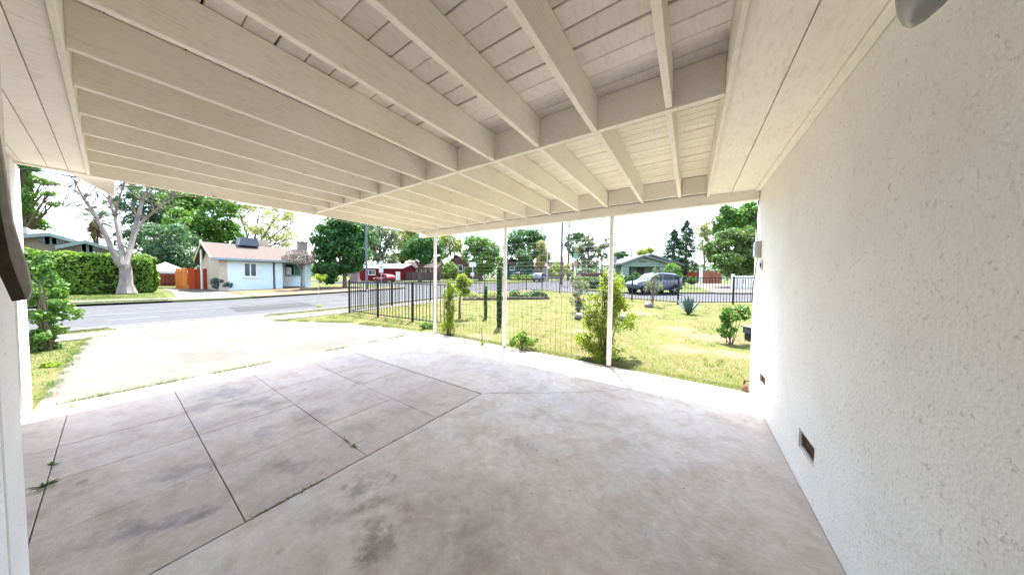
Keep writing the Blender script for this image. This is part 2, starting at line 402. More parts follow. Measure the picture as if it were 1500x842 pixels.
DIRT = soil('dry_dirt', (.115, .085, .05), (.10, .072, .042), (.07, .062, .028))
ASPH = concrete('asphalt', (.051, .052, .056), (.060, .061, .065), (.045, .046, .05), rough=.8, speck=.7)
WALK = concrete('pale_concrete', (.10, .092, .084), (.09, .082, .074), (.075, .067, .06), rough=.75)
KERB = concrete('kerb_concrete', (.11, .105, .10), (.09, .085, .08), (.07, .066, .062), rough=.8)
LINE = mat('road_paint', (.14, .14, .135), (.08, .08, .08), scale=8, rough=.7)

S = dict(kind='structure')
tag(terr_poly('ground', [(-900, -700), (900, -700), (900, 1500), (-900, 1500)], -.35, FARG), **S)
tag(terr_poly('road', [(-110, -75), (75, -75), (75, 240), (-110, 240)], -.12, ASPH), **S)
HB = [(-13.45, -70), (-13.45, 20.6), (-13.1, 21.9), (-12.0, 22.5), (-10.6, 22.2), (-6.3, 19.7), (-2.7, 17.7), (-.4, 17.0), (1.2, 17.9), (3.6, 20.0), (9, 24.5), (60, 67), (60, -70)]
home = tag(terr_poly('lawn', HB, -.03, LAWN, .3), **S)
AB = [(-24.3, -70), (-24.3, 15.6), (-25.0, 17.2), (-26.6, 18.0), (-36, 18.4), (-46, 18), (-105, 14), (-105, -70)]
tag(terr_poly('far_verge_ground', AB, -.02, FARG, .3), **S)
CB = [(-24.3, 230), (-24.3, 36), (-25.4, 34), (-28, 33.2), (-44, 31), (-62, 21), (-105, 19.5), (-105, 230)]
tag(terr_poly('far_corner_ground', CB, -.02, FARG, .3), **S)
k0 = at(905, 21.6); k1 = at(1200, 21.6); k2 = at(865, 25); k3 = at(845, 31)
BB = [k1, k0, k2, k3, (-13.6, 44), (-13.6, 230), (72, 230), (72, 72)]
tag(terr_poly('bungalow_block_ground', BB, -.02, FARG, .3), **S)
def strip(name, line, wd, off, mt, depth=0.0):
    """a band of width wd to the left of a polyline"""
    L = [Vector((x, y, 0)) for x, y in line]; out = []
    for i, p in enumerate(L):
        d = (L[min(i + 1, len(L) - 1)] - L[max(i - 1, 0)]).normalized(); out.append(p + Vector((-d.y, d.x, 0)) * wd)
    return terr_poly(name, [(p.x, p.y) for p in L] + [(p.x, p.y) for p in reversed(out)], off, mt, depth)
for nm, ln, wd in (('kerb', [(-13.45, -70), (-13.45, -.1)], -.15), ('kerb', [(-13.45, 3.4)] + HB[1:11], -.15), ('kerb', [AB[0], (-24.3, 1.9)], .15), ('kerb', [(-24.3, 5.2)] + AB[1:5], .15),
                   ('kerb', [BB[0], BB[1], BB[2], BB[3], BB[4], BB[5]], -.15), ('kerb', [CB[1], CB[2], CB[3], CB[4]], -.15)):
    tag(strip(nm, ln, wd, 0.0, KERB, .2), **S)
tag(terr_poly('pavement', [(-12.75, -70), (-11.55, -70), (-11.55, 20.9), (-12.75, 20.6)], -.012, WALK, .1), **S)
tag(terr_poly('far_pavement', [(-27.2, -70), (-25.9, -70), (-25.9, 16.6), (-27.2, 16.6)], -.004, WALK, .1), **S)
for x, seg in ((-14.75, [(-60, -2), (-1.2, 15)]), (-16.55, [(-9, -6.4), (-.15, 1.0), (6.6, 9.4), (13, 15.5)]), (-18.9, [(-60, 16)]), (-21.3, [(-60, 16)])):
    for a, b in seg:
        o = terr_poly('lane_line', [(x - .06, a), (x + .06, a), (x + .06, b), (x - .06, b)], -.114, LINE); tag(o, **S)
TAR = mat('road_tar', (.022, .022, .024), rough=.6)
for k_, (a, b) in enumerate((((-18.1, -20), (-17.7, 24)), ((-22.4, -12), (-22.2, 20)), ((-13.7, 7.5), (-24.0, 8.4)), ((-13.7, -1.9), (-24.0, -2.6)))):
    a, b = Vector((*a, 0)), Vector((*b, 0)); d_ = (b - a).normalized(); n_ = Vector((-d_.y, d_.x, 0)); L_ = []; R_ = []
    for i in range(41):
        p = a.lerp(b, i / 40) + n_ * .25 * noise.noise(Vector((i * .35, k_ * 9, 2))); h_ = n_ * (.022 + .016 * noise.noise(Vector((i * .9, k_, 5)))); L_.append(p + h_); R_.append(p - h_)
    tag(terr_poly('tar_seam', [(p.x, p.y) for p in L_] + [(p.x, p.y) for p in reversed(R_)], -.116, TAR), **S)
tag(terr_poly('road_patch', [(-19.4, 3.2), (-16.2, 3.0), (-16.0, 5.9), (-19.3, 6.2)], -.1165, mat('patch_asphalt', (.034, .034, .036), (.028, .028, .03), scale=8, rough=.9)), **S)
# driveway of the house, with its curved flare, and the apron over the parkway
drv = [(-5.955, -.50), (-5.955, 4.62), (-6.3, 4.60), (-7.2, 4.52), (-8.3, 4.38), (-9.3, 4.12), (-10.1, 3.72), (-10.8, 3.2), (-11.4, 2.95), (-11.54, 2.95), (-11.54, -.32), (-9.0, -.42)]
st_drv = [(-7.4, 1.0, .9, .5, .3, .5, (.052, .044, .037)), (-8.9, 1.9, .8, .5, 1.2, .45, (.055, .047, .04)), (-10.2, .8, .8, .3, .5, .5, (.05, .043, .038)), (-6.6, 2.6, .5, .9, .2, .5, (.055, .045, .038)), (-9.6, 3.1, .9, .3, .2, .5, (.055, .048, .04))]
DRV = concrete('driveway_concrete', (.098, .089, .080), (.087, .078, .069), (.069, .060, .052), st_drv, rough=.75, grit=.7)
tag(terr_poly('driveway', drv, -.008, DRV, .2), **S)
tag(terr_poly('driveway_apron', [(-13.62, -.1), (-12.76, .1), (-12.76, 2.9), (-13.62, 3.4)], -.02, DRV, .2), **S)
tag(terr_poly('neighbour_driveway', [(-24.5, 1.9), (-24.5, 5.2), (-41.8, 5.4), (-46, 5.0), (-47, 2.9), (-34.5, 2.7), (-27.5, 2.3)], .004, WALK, .25), **S)
tag(terr_poly('dirt_yard', [(-27.21, 5.45), (-27.21, 14.5), (-33.8, 16), (-35, 5.45)], .0, DIRT), **S)
tag(terr_poly('dirt_strip', [(-24.46, 5.5), (-24.46, 16.5), (-25.89, 16.5), (-25.89, 5.5)], .0, DIRT), **S)
b0 = at(1035, 22.2); b1 = at(1075, 22.0)
tag(terr_poly('bungalow_driveway', [at(1048, 21.3), at(1140, 21.3), at(1120, 34), at(1015, 46), at(1000, 46)], .0, WALK, .2), **S)

# carport floor: one L-shaped slab and a grid of smaller paving slabs
OIL = (.13, .115, .12); BRN = (.20, .135, .095); MAU = (.20, .15, .135); GRY = (.30, .30, .32); RED = (.42, .28, .22); PAL = (.62, .57, .52)
stA = [(-4.87, .77, .40, .26, .6, .8, OIL), (-4.55, .55, .2, .12, 0, .6, OIL), (-4.18, .95, .35, .16, .5, .6, OIL), (-4.02, .5, .3, .2, .2, .35, OIL), (-2.55, .7, .25, .16, .8, .65, MAU), (-3.16, .26, .22, .08, .9, .55, OIL),
       (-2.6, .1, .26, .12, 1.0, .8, OIL), (-3.32, 1.15, .3, .2, 0, .35, OIL), (-3.28, .73, .25, .14, .2, .5, OIL), (-2.47, 2.1, .12, .06, .2, .5, MAU), (-5.1, 2.3, .5, .3, 0, .3, GRY)]
stB = [(-1.78, 1.18, .09, .06, .3, .75, MAU), (-1.95, 1.06, .13, .12, 0, .7, BRN), (-1.68, .95, .24, .10, .9, .8, BRN), (-1.42, .80, .16, .12, .2, .8, (.15, .105, .075)), (-1.80, .76, .16, .14, 0, .35, MAU), (-1.22, 1.97, .35, .2, 0, .3, MAU), (-.92, 1.07, .3, .25, 0, .4, BRN),
       (-.49, 1.46, .3, .2, 0, .35, RED), (-.29, 1.81, .25, .18, .6, .3, RED), (.44, 3.53, .16, .05, .4, .45, GRY), (-2.0, .45, .3, .3, 0, .5, PAL), (-1.1, 1.3, .5, .4, .4, .35, MAU), (-.2, 3.2, .5, .3, 0, .35, PAL), (.1, 1.5, .3, .5, 0, .3, BRN), (-3.0, 3.4, .8, .35, 0, .4, GRY), (-1.5, 3.0, .8, .4, .2, .3, GRY)]
SLA = concrete('paving_slab_concrete', (.50, .42, .355), (.44, .37, .325), (.36, .28, .23), stA, rough=.55)
SLB = concrete('floor_slab_concrete', (.57, .50, .435), (.49, .44, .40), (.39, .295, .225), stB, rough=.5)
JOINT = soil('joint_dirt', (.05, .04, .03), (.07, .055, .035), (.04, .045, .02))
cf_ = terr_poly('carport_floor', [(-5.94, -3.2), (.8, -3.2), (.8, 4.74), (-5.94, 4.74)], -.03, JOINT, .1); tag(cf_, **S)
def slab(x0, x1, y0, y1, mt, g=.006, dz=0.0):
    mb = MB(); mb.box(x0 + g, x1 - g, y0 + g, y1 - g, -.08, dz)
    return bevel(mb.build('paving_slab', mt, cf_), .004, 2)
GX = [-5.94, -4.50, -3.78, -3.01, -2.21]; GY = [-.92, -.29, .42, 1.155, 1.89, 2.614]
for i in range(4):
    for j in range(5): slab(GX[i], GX[i + 1], GY[j], GY[j + 1], SLA, .0020, rnd.uniform(-.003, .001))
mb = MB(); mb.prism([(-2.205, -3.2), (.709, -3.2), (.709, 4.72), (-5.935, 4.74), (-5.935, 2.628), (-2.205, 2.628)], 'z', -.08, .0)
bevel(mb.build('floor_slab', SLB, cf_), .008, 2)
def crack(pts, wd, nm='crack'):
    r = random.Random(len(pts)); mb = MB(); L = []
    for i in range(len(pts) - 1):
        a, b = Vector((*pts[i], 0)), Vector((*pts[i + 1], 0)); k = max(2, int((b - a).length / .05))
        for j in range(k): L.append(a.lerp(b, j / k) + Vector((r.uniform(-.012, .012), r.uniform(-.012, .012), 0)))
    for i in range(len(L) - 1):
        d = (L[i + 1] - L[i]).normalized(); s_ = Vector((-d.y, d.x, 0)) * wd * r.uniform(.3, 1); z = Vector((0, 0, .0015))
        mb.quad(L[i] - s_ + z, L[i + 1] - s_ + z, L[i + 1] + s_ + z, L[i] + s_ + z)
    return mb.build(nm, JOINT, cf_)
crack([(-2.2, 2.63), (-1.85, 2.9), (-1.5, 3.15), (-1.15, 3.42), (-.8, 3.75), (-.5, 4.05)], .0035)

# ------------------------------------------------------------------ the carport
carport = thing('carport', 'white painted timber carport roof on three slim posts over the concrete floor', 'carport', (0, 0, 0))
JX = [-.165, -.685, -1.20, -1.715, -2.245, -2.785, -3.305, -3.85, -4.355, -4.885, -5.42]     # joist centres
ZB, ZD = 2.69, 2.945
def part(name, mt, bx, rot=None, bv=.003):
    mb = MB(); mb.box(*bx); o = mb.build(name, mt, carport)
    return bevel(o, bv) if bv else o
for i, x in enumerate(JX):
    e = rnd.uniform(-.006, .006)
    def joist(mt, xc, ya, yb, zb):
        n = 12; vs = []; mb = MB()
        for k in range(n + 1):
            yy = ya + (yb - ya) * k / n; f = math.sin(PI * k / n); ox = .004 * f * noise.noise(Vector((xc * 7, yy * 1.3, 1))) * 2; oz = .005 * f * noise.noise(Vector((xc * 5, yy * 1.1, 8))) * 2
            vs += [(xc - .021 + ox, yy, zb + oz), (xc + .021 + ox, yy, zb + oz * 1.3), (xc + .021, yy, ZD - .002), (xc - .021, yy, ZD - .002)]
        mb.add(vs, [(k * 4 + j, k * 4 + (j + 1) % 4, k * 4 + 4 + (j + 1) % 4, k * 4 + 4 + j) for k in range(n) for j in range(4)] + [(0, 1, 2, 3), (n * 4, n * 4 + 1, n * 4 + 2, n * 4 + 3)])
        bevel(mb.build('joist', mt, carport), .003)
    joist(WHITE, x, -.10, 2.2, ZB + e)
    x2 = x + (.012 if i % 2 else -.008)
    joist(CREAM, x2, 2.243, 4.66, ZB + .002 + e)
# header of blocking pieces between the two runs of joists, and blocking over the beam
edges = [.145] + JX + [-5.955]
for i in range(len(edges) - 1):
    a, b = edges[i + 1], edges[i]
    part('header_board', WHITE, (a + .0005, b - .0005, 2.201, 2.242, ZB - .004 + rnd.uniform(-.002, .002), ZD - .003), bv=.002)
    part('blocking', CREAM, (a + .022, b - (.022 if i else .0005), 4.60, 4.64, 2.705, ZD - .004), bv=.002)
# beam on the posts, with a thin cap strip
part('beam', CREAM, (-6.16, .70, 4.665, 4.775, 2.545, 2.70))
part('beam_end_board', CREAM, (-6.02, .70, 4.776, 4.82, 2.69, 3.0))
# roof boards across the joists, gaps left open
y = -.13; nb = 0
while y < 4.86:
    wd = (.142 if y < 2.2 else .098) + rnd.uniform(-.004, .004)
    gap = rnd.choice((.004, .006, .012)) if y < 2.2 else rnd.choice((.004, .004, .008))
    cuts = sorted(rnd.sample([c - .0 for c in JX[1:-1]], 2)) if y < 2.2 else [rnd.choice(JX[2:-2])]
    xs = [-6.0] + cuts + [.16]
    for a, b in zip(xs, xs[1:]):
        part('roof_board', DECKP if y < 2.2 else CREAM, (a + .0015, b - .0015, y, y + wd, ZD + rnd.uniform(0, .007), ZD + .03), bv=.004)
    y += wd + gap
part('roof_sheet', ROOFD, (-6.07, .9, -1.6, 4.84, 2.985, 3.04), bv=0)
# fascia and soffits
part('fascia', CREAM, (-5.995, -5.956, -1.3, 4.664, 2.645, 2.984))
part('fascia_strip', CREAM, (-6.03, -5.996, -1.3, 4.80, 2.80, 3.05))
part('ledger', CREAM, (-5.955, .14, -.128, -.103, 2.655, ZD - .003))
part('trim_board', CREAM, (.146, .172, -1.0, 4.664, 2.655, ZD - .003))
for a, b, cut in ((.173, .415, 3.35), (.421, .655, 3.5)):
    part('soffit_board', CREAM, (a, b, -1.0, cut, 2.675, 2.695), bv=.002); part('soffit_board', CREAM, (a, b, cut + .003, 4.664, 2.675 + .001, 2.695), bv=.002)
part('cove_strip', CREAM, (.658, .708, -1.0, 4.664, 2.655, 2.70))
for (a, b, cut) in ((-.236, -.129, -2.6), (-.355, -.240, -4.0), (-.500, -.359, -3.3), (-.68, -.504, -4.4), (-.95, -.684, -3)):
    part('soffit_board', CREAM, (-5.955, cut, a, b, 2.668, 2.69), bv=.002); part('soffit_board', CREAM, (cut + .003, .14, a, b, 2.667, 2.69), bv=.002)
mb = MB(); mb.prism([(-.30, 2.70), (.06, 2.70), (.055, 2.45), (.035, 2.46)], 'x', -6.07, -6.035); bevel(mb.build('gusset', CREAM, carport), .003)
mb = MB(); mb.bar((-5.5, 4.55, 2.68), (-5.97, 4.2, 2.66), .03, .03); mb.build('brace', CREAM, carport)
for x, yy in ((-5.58, 4.73), (-3.33, 4.72), (-1.135, 4.72)):
    mb = MB(); mb.lathe([(.042, .0), (.042, .008), (.038, .012), (.038, 2.54)], (x, yy, 0), 20); po = mb.build('post', POSTP, carport, True)
    mb = MB(); mb.lathe([(.055, .001), (.055, .006), (.044, .012)], (x, yy, 0), 20); mb.build('foot_flange', RUST, po)
cable = MB(); cable.tube([(-6.045, y_ / 4 - .9, 2.628 - .025 * math.sin(y_ * 1.3) ** 2) for y_ in range(23)], .007, 6)
cable.build('cable', BLACK, carport)

# hog-wire panels between the posts: every wire a part
def wire_panel(x0, x1, label):
    t = thing('wire_trellis', label, 'wire trellis', ((x0 + x1) / 2, 4.83, 0), group='wire panels hung between the carport posts')
    hw = (x1 - x0) / 2; mv = MB(); mv.tube([(0, 0, .02), (0, 0, 2.60)], .0022, 4, False); me1 = mv.mesh('wire', STEEL)
    mh = MB(); mh.tube([(-hw, 0, 0), (hw, 0, 0)], .0022, 4, False); me2 = mh.mesh('wire', STEEL)
    n = int(hw * 2 / .105)
    for i in range(n + 1): link('wire', me1, t, (-hw + i * 2 * hw / n, rnd.uniform(-.004, .004), 0))
    z = .05
    while z < 2.55:
        link('wire', me2, t, (0, .003, z)); z += .075 if 1.2 < z < 1.75 else .13
wire_panel(-5.53, -3.38, 'thin wire trellis panel between the first and middle posts, climbed by a tall shrub')
wire_panel(-3.28, -1.19, 'thin wire trellis panel between the middle post and the post with the big yellow-green shrub')

# ------------------------------------------------------------------ the house that the carport leans on
house = thing('stucco_house', 'white stucco house whose long wall closes one side of the carport', 'house', (.71, 0, 0))
def hpart(name, mt, bx, bv=0, par=None):
    mb = MB(); mb.box(*[v - (.71 if i < 2 else 0) for i, v in enumerate(bx)]); o = mb.build(name, mt, par or house); return bevel(o, bv) if bv else o
def holed_wall(x, y0, y1, z0, z1, holes, th, mt):
    """wall in the plane X=x with real openings (y0,y1,z0,z1)"""
    mb = MB(); ys = sorted({y0, y1} | {h[0] for h in holes} | {h[1] for h in holes}); zs = sorted({z0, z1} | {h[2] for h in holes} | {h[3] for h in holes})
    inh = lambda a, b: any(h[0] < a < h[1] and h[2] < b < h[3] for h in holes)
    for a, b in zip(ys, ys[1:]):
        for c, d in zip(zs, zs[1:]):
            if not inh((a + b) / 2, (c + d) / 2): mb.quad((x, a, c), (x, b, c), (x, b, d), (x, a, d))
    for h in holes:
        a, b, c, d = h; X = x + th
        mb.quad((x, a, c), (x, b, c), (X, b, c), (X, a, c)); mb.quad((x, a, d), (x, b, d), (X, b, d), (X, a, d))
        mb.quad((x, a, c), (x, a, d), (X, a, d), (X, a, c)); mb.quad((x, b, c), (x, b, d), (X, b, d), (X, b, c))
    X = x + th + .05; mb.quad((X, y0, z0), (X, y1, z0), (X, y1, z1), (X, y0, z1))
    mb.quad((x, y1, z0), (X, y1, z0), (X, y1, z1), (x, y1, z1)); mb.quad((x, y0, z0), (X, y0, z0), (X, y0, z1), (x, y0, z1)); mb.quad((x, y0, z1), (X, y0, z1), (X, y1, z1), (x, y1, z1))
    return mb
VENTS = [(2.55, 2.85, .265, .40), (3.97, 4.28, .29, .425)]
holed_wall(0, -4.0, 4.86, -.1, 2.70, VENTS, .09, STUC).build('wall', STUC, house)
for a, b, c, d in VENTS:
    fr = MB(); X = .006
    for bx in ((0 + X, X + .015, a, a + .018, c, d), (X, X + .015, b - .018, b, c, d), (X, X + .015, a + .018, b - .018, c, c + .016), (X, X + .015, a + .018, b - .018, d - .016, d)): fr.box(*bx)
    f = fr.build('vent', GREYB, house)
    sc = MB()
    for k in range(9): yy = a + .02 + (b - a - .04) * k / 8; sc.tube([(X + .012, yy, c + .01), (X + .012, yy, d - .01)], .0015, 4, False)
    for k in range(5): zz = c + .015 + (d - c - .03) * k / 4; sc.tube([(X + .012, a + .01, zz), (X + .012, b - .01, zz)], .0015, 4, False)
    sc.build('vent_mesh', RUST, f)
    bk = MB(); bk.box(X + .024, X + .028, a, b, c, d); bk.build('vent_back', RUST, f)
hpart('wall', STUC, (.86, 9, 4.70, 4.858, -.1, 2.98))
hpart('wall', STUC, (-2.30, .709, -.40, -.262, 0, 2.666))
hpart('corner_board', POSTP, (-2.685, -2.305, -.41, -.258, 0, 2.666), .004)
hpart('wall', STUC, (-2.68, -2.60, -1.15, -.412, 0, 2.666)); hpart('wall', STUC, (-5.65, -2.69, -1.3, -1.15, 0, 2.64))
hpart('pier', STUC, (-6.2, -5.64, -1.6, -.53, -.05, 2.64)); 
hpart('roof', ROOFD, (.91, 9.6, -4, 5.3, 2.986, 3.12))
# small fittings on the long wall
mb = MB(); mb.box(-.05, 0, 4.46, 4.62, 1.785, 1.99); o = bevel(mb.build('junction_box', GREYB, house), .006, 2)
mb = MB(); mb.box(-.056, -.05, 4.475, 4.605, 1.80, 1.975); mb.lathe([(.008, 0), (.008, .012)], (-.06, 4.54, 1.90), 10, 'x'); mb.build('box_cover', GALV, o)
mb = MB(); mb.box(-.012, 0, 4.33, 4.43, 1.63, 1.74); o = mb.build('switch_plate', GREYB, house); mb = MB(); mb.box(-.02, -.012, 4.365, 4.395, 1.66, 1.71); mb.build('switch', DARK, o)
mb = MB(); mb.tube([(-.012, 4.70, 2.54), (-.018, 4.74, 2.3), (-.01, 4.72, 2.1), (-.012, 4.66, 1.95), (-.03, 4.63, 1.93)], .006, 6); mb.tube([(-.01, 4.60, 1.79), (-.015, 4.66, 1.68), (-.012, 4.72, 1.55), (-.012, 4.80, 1.45), (-.012, 4.84, 1.2)], .006, 6); mb.build('wall_cable', BLACK, house)
mb = MB(); mb.tube([(0, 4.83, .12), (-.05, 4.83, .12), (-.06, 4.83, .05)], .014, 8); mb.build('pipe_stub', RUST, house, True); mb = MB(); mb.lathe([(.035, 0), (.04, .03), (.03, .07), (.012, .09)], (-.06, 4.72, .005), 12); mb.build('pipe_cap', RUST, house, True)
mb = MB(); mb.tube([(0, 1.46, 2.385), (-.02, 1.46, 2.38), (-.03, 1.46, 2.36), (-.022, 1.46, 2.35)], .004, 6); mb.build('hook', BLACK, house)
# wall lamp: a spun metal shade on a short arm
lamp = thing('wall_lamp', 'grey metal wall lamp with a cone shade high on the stucco wall', 'lamp', (.70, 1.355, 2.435))
mb = MB(); mb.lathe([(.06, 0), (.055, -.02), (.02, -.03)], (0, 0, 0), 16, 'x'); mb.build('back_plate', GALV, lamp, True)
mb = MB(); mb.tube([(-.01, 0, 0), (-.04, 0, .07), (-.09, 0, .09), (-.12, 0, .06)], .010, 8); mb.build('arm', GALV, lamp, True)
pr = [(.004, -.135), (.022, -.122), (.042, -.092), (.060, -.05), (.072, .0), (.076, .05), (.079, .056), (.079, .064), (.05, .085), (.02, .095)]
mb = MB(); mb.lathe(pr, (0, 0, 0), 28); sh = mb.build('lamp_shade', GALV, lamp, True, (-.13, 0, -.03)); sh.rotation_euler = (.18, .25, 0)
# curved bracket board on the near corner
brk = thing('wall_bracket', 'curved brown bracket board with a grey edge on the near white corner', 'bracket', (-2.2, -.235, 1.39))
BRW = mat('bracket_brown', (.075, .05, .04), (.04, .03, .025), scale=14, rough=.7, bump=.3); GRE = mat('bracket_grey', (.36, .33, .31), (.26, .24, .22), scale=20, rough=.8, bump=.3)
Lc = [(-.258, 2.02), (-.252, 1.8), (-.246, 1.62), (-.235, 1.49), (-.215, 1.386)]; Mc = [(-.190, 1.390), (-.204, 1.47), (-.216, 1.556), (-.226, 1.70), (-.236, 1.9), (-.244, 2.03)]; Rc = [(-.226, 2.05), (-.2185, 1.917), (-.209, 1.699), (-.184, 1.511), (-.178, 1.43), (-.186, 1.388)]
o = lambda P: [(a + .235, b - 1.39) for a, b in P]
mb = MB(); mb.prism(o(Lc + Mc), 'x', -.05, .01); mb.build('face_board', BRW, brk)
mb = MB(); mb.prism(o([(a + .0008, b) for a, b in reversed(Mc)] + list(reversed(Rc))), 'x', -.05, .0); mb.build('edge_board', GRE, brk)

# ------------------------------------------------------------------ iron fences round the yard
def iron_fence(label, pts, h, gap=.115, post_at=2.4, ends=(True, True)):
    a = Vector((*pts[0], 0)); t = thing('iron_fence', label, 'fence', (a.x, a.y, tz(a.y) - .03), group='black iron fences round the yard')
    base = tz(a.y) - .03
    pk = MB(); pk.box(-.008, .008, -.008, .008, .06, h - .03); pkm = pk.mesh('picket', BLACK)
    ps = MB(); ps.box(-.03, .03, -.03, .03, -.05, h + .03); ps.box(-.036, .036, -.036, .036, h + .03, h + .045); psm = ps.mesh('fence_post', BLACK)
    for i in range(len(pts) - 1):
        p, r = Vector((*pts[i], 0)), Vector((*pts[i + 1], 0)); L = (r - p).length; d = (r - p).normalized(); ang = math.atan2(d.y, d.x)
        G = lambda s_: Vector((p.x + d.x * s_ - a.x, p.y + d.y * s_ - a.y, tz(p.y + d.y * s_) - .03 - base))
        nb_ = max(1, round(L / post_at))
        for k in range(nb_ + 1):
            if k == nb_ and (i < len(pts) - 2 or not ends[1]): continue
            if k == 0 and i == 0 and not ends[0]: continue
            link('fence_post', psm, t, G(L * k / nb_), ang)
        for k in range(nb_):
            s0, s1 = L * k / nb_ + .031, L * (k + 1) / nb_ - .031
            for z in (h - .02, .10):
                mb = MB(); mb.bar(G(s0) + Vector((0, 0, z)), G(s1) + Vector((0, 0, z)), .03, .03); mb.build('rail', BLACK, t)
            n = max(2, int((s1 - s0) / gap))
            for q_ in range(1, n):
                link('picket', pkm, t, G(s0 + (s1 - s0) * q_ / n), ang)
    return t
iron_fence('black iron fence beside the driveway, nearest to the carport post', [(-11.5, 5.36), (-9.42, 5.36), (-7.6, 5.50), (-5.95, 5.56)], 1.27, .15, 2.1)
iron_fence('black iron fence along the main street pavement behind the driveway fence', [(-11.5, 5.45), (-12.12, 7.6), (-12.2, 10), (-12.2, 12.4), (-12.2, 14.8), (-12.2, 17.2), (-12.2, 20.6)], 1.24, .13, 2.4, (False, True))
iron_fence('black iron fence across the far end of the yard in front of the parked hatchback', [(-12.15, 20.65), (-6.3, 18.0), (-2.69, 16.0), (-.5, 15.3), (1.75, 17.0), (3.2, 18.2)], 1.31, .15, 2.15, (False, True))

# ------------------------------------------------------------------ small buildings: windows, doors, cars, signs
TRIMW = mat('white_trim', (.62, .62, .60), rough=.6)
GLASS = glass_mat('window_glass', (.02, .03, .04)); GLASSG = glass_mat('green_glass', (.05, .12, .09))
def window(t, c, wdt, hgt, ux, n, frame=TRIMW, glass=GLASS, mull=1, fw=.07, sill=True, depth=.06):
    """window centred at c (local), ux = unit vector along the wall, n = outward normal; frame, panes, sill"""
    c, ux, n, uz = Vector(c), Vector(ux), Vector(n), Vector((0, 0, 1)); f = MB()
    P = lambda u, z, d: c + ux * u + uz * z + n * d
    def blk(mb, u0, u1, z0, z1, d0, d1):
        vs = [P(u, z, d) for u in (u0, u1) for z in (z0, z1) for d in (d0, d1)]
        mb.add(vs, [(0, 1, 3, 2), (4, 6, 7, 5), (0, 4, 5, 1), (2, 3, 7, 6), (0, 2, 6, 4), (1, 5, 7, 3)])
    hw, hh = wdt / 2, hgt / 2
    blk(f, -hw - fw, hw + fw, hh, hh + fw, 0.003, depth); blk(f, -hw - fw, hw + fw, -hh - fw, -hh, 0.003, depth)
    blk(f, -hw - fw, -hw, -hh, hh, 0.003, depth); blk(f, hw, hw + fw, -hh, hh, 0.003, depth)
    for k in range(mull):
        u = -hw + wdt * (k + 1) / (mull + 1); blk(f, u - fw * .35, u + fw * .35, -hh, hh, 0.003, depth * .8)
    fo = f.build('window', frame, t)
    for k in range(mull + 1):
        p = MB(); u0 = -hw + wdt * k / (mull + 1) + .004; u1 = -hw + wdt * (k + 1) / (mull + 1) - .004
        blk(p, u0, u1, -hh, hh, .004, .02); p.build('pane', glass if k == 0 else (GLASSG if glass is GLASS and k == mull and mull == 1 else glass), fo)
    if sill: sl = MB(); blk(sl, -hw - fw - .04, hw + fw + .04, -hh - fw - .05, -hh - fw - .001, .003, depth + .05); sl.build('window_sill', frame, fo)
    return fo
def gable_roof(mb, p0, p1, half, z_e, z_r, over, th):
    """roof with its ridge from p0 to p1 (x,y); half = half the span; both slopes as thick slabs"""
    a, b = Vector((*p0, 0)), Vector((*p1, 0)); d = (b - a).normalized(); s_ = Vector((-d.y, d.x, 0)); up = Vector((0, 0, 1)); sl = (z_r - z_e) / half
    for sg in (-1, 1):
        e0 = a + s_ * sg * (half + over) + up * (z_e - sl * over); e1 = b + s_ * sg * (half + over) + up * (z_e - sl * over); r0 = a + up * z_r; r1 = b + up * z_r
        vs = [r0, r1, e1, e0] + [v + up * th for v in (r0, r1, e1, e0)]
        mb.add(vs, [(0, 1, 2, 3), (4, 5, 6, 7), (0, 1, 5, 4), (1, 2, 6, 5), (2, 3, 7, 6), (3, 0, 4, 7)])
    return mb
def planks(t, a, b, h, mt, wd=.14, name='plank', gap=.008, th=.02, z0=0.0, top=.03):
    """a run of upright boards from a to b (local), each a part of t; rails behind"""
    a, b = Vector((*a, 0)), Vector((*b, 0)); L = (b - a).length; d = (b - a) / L; ang = math.atan2(d.y, d.x); n = max(1, int(L / (wd + gap)))
    mb = MB(); mb.prism([(-wd / 2, 0), (wd / 2, 0), (wd / 2, h - top), (wd * .3, h), (-wd * .3, h), (-wd / 2, h - top)], 'y', -th / 2, th / 2); me = mb.mesh(name, mt)
    for i in range(n):
        p = a + d * (L * (i + .5) / n); o = link(name, me, t, (p.x, p.y, z0 + rnd.uniform(-.02, .02)), ang); o.rotation_euler.y = rnd.uniform(-.006, .006)
    s_ = Vector((-d.y, d.x, 0)) * (th / 2 + .022)
    for z in (.3, h - .3):
        mb = MB(); mb.bar(a + s_ + Vector((0, 0, z0 + z)), b + s_ + Vector((0, 0, z0 + z)), .04, .09); mb.build('rail', mt, t)
def carpaint(name, c, metal=.3):
    if name in MATS: return MATS[name]
    mt, N, b = new_mat(name); b.inputs['Base Color'].default_value = (*c, 1); b.inputs['Metallic'].default_value = metal
    b.inputs['Roughness'].default_value = .32; b.inputs['Coat Weight'].default_value = .6; b.inputs['Coat Roughness'].default_value = .06; MATS[name] = mt; return mt
TYRE = mat('tyre_rubber', (.012, .012, .012), rough=.85); RIM = mat('alloy_rim', (.30, .30, .31), rough=.35, metal=.8); LAMPR = glass_mat('tail_lamp', (.25, .01, .01)); LAMPW = glass_mat('head_lamp', (.5, .5, .5)); CGLASS = glass_mat('car_glass', (.008, .011, .014), .04); CGLASS.node_tree.nodes['Principled BSDF'].inputs['Specular IOR Level'].default_value = .3
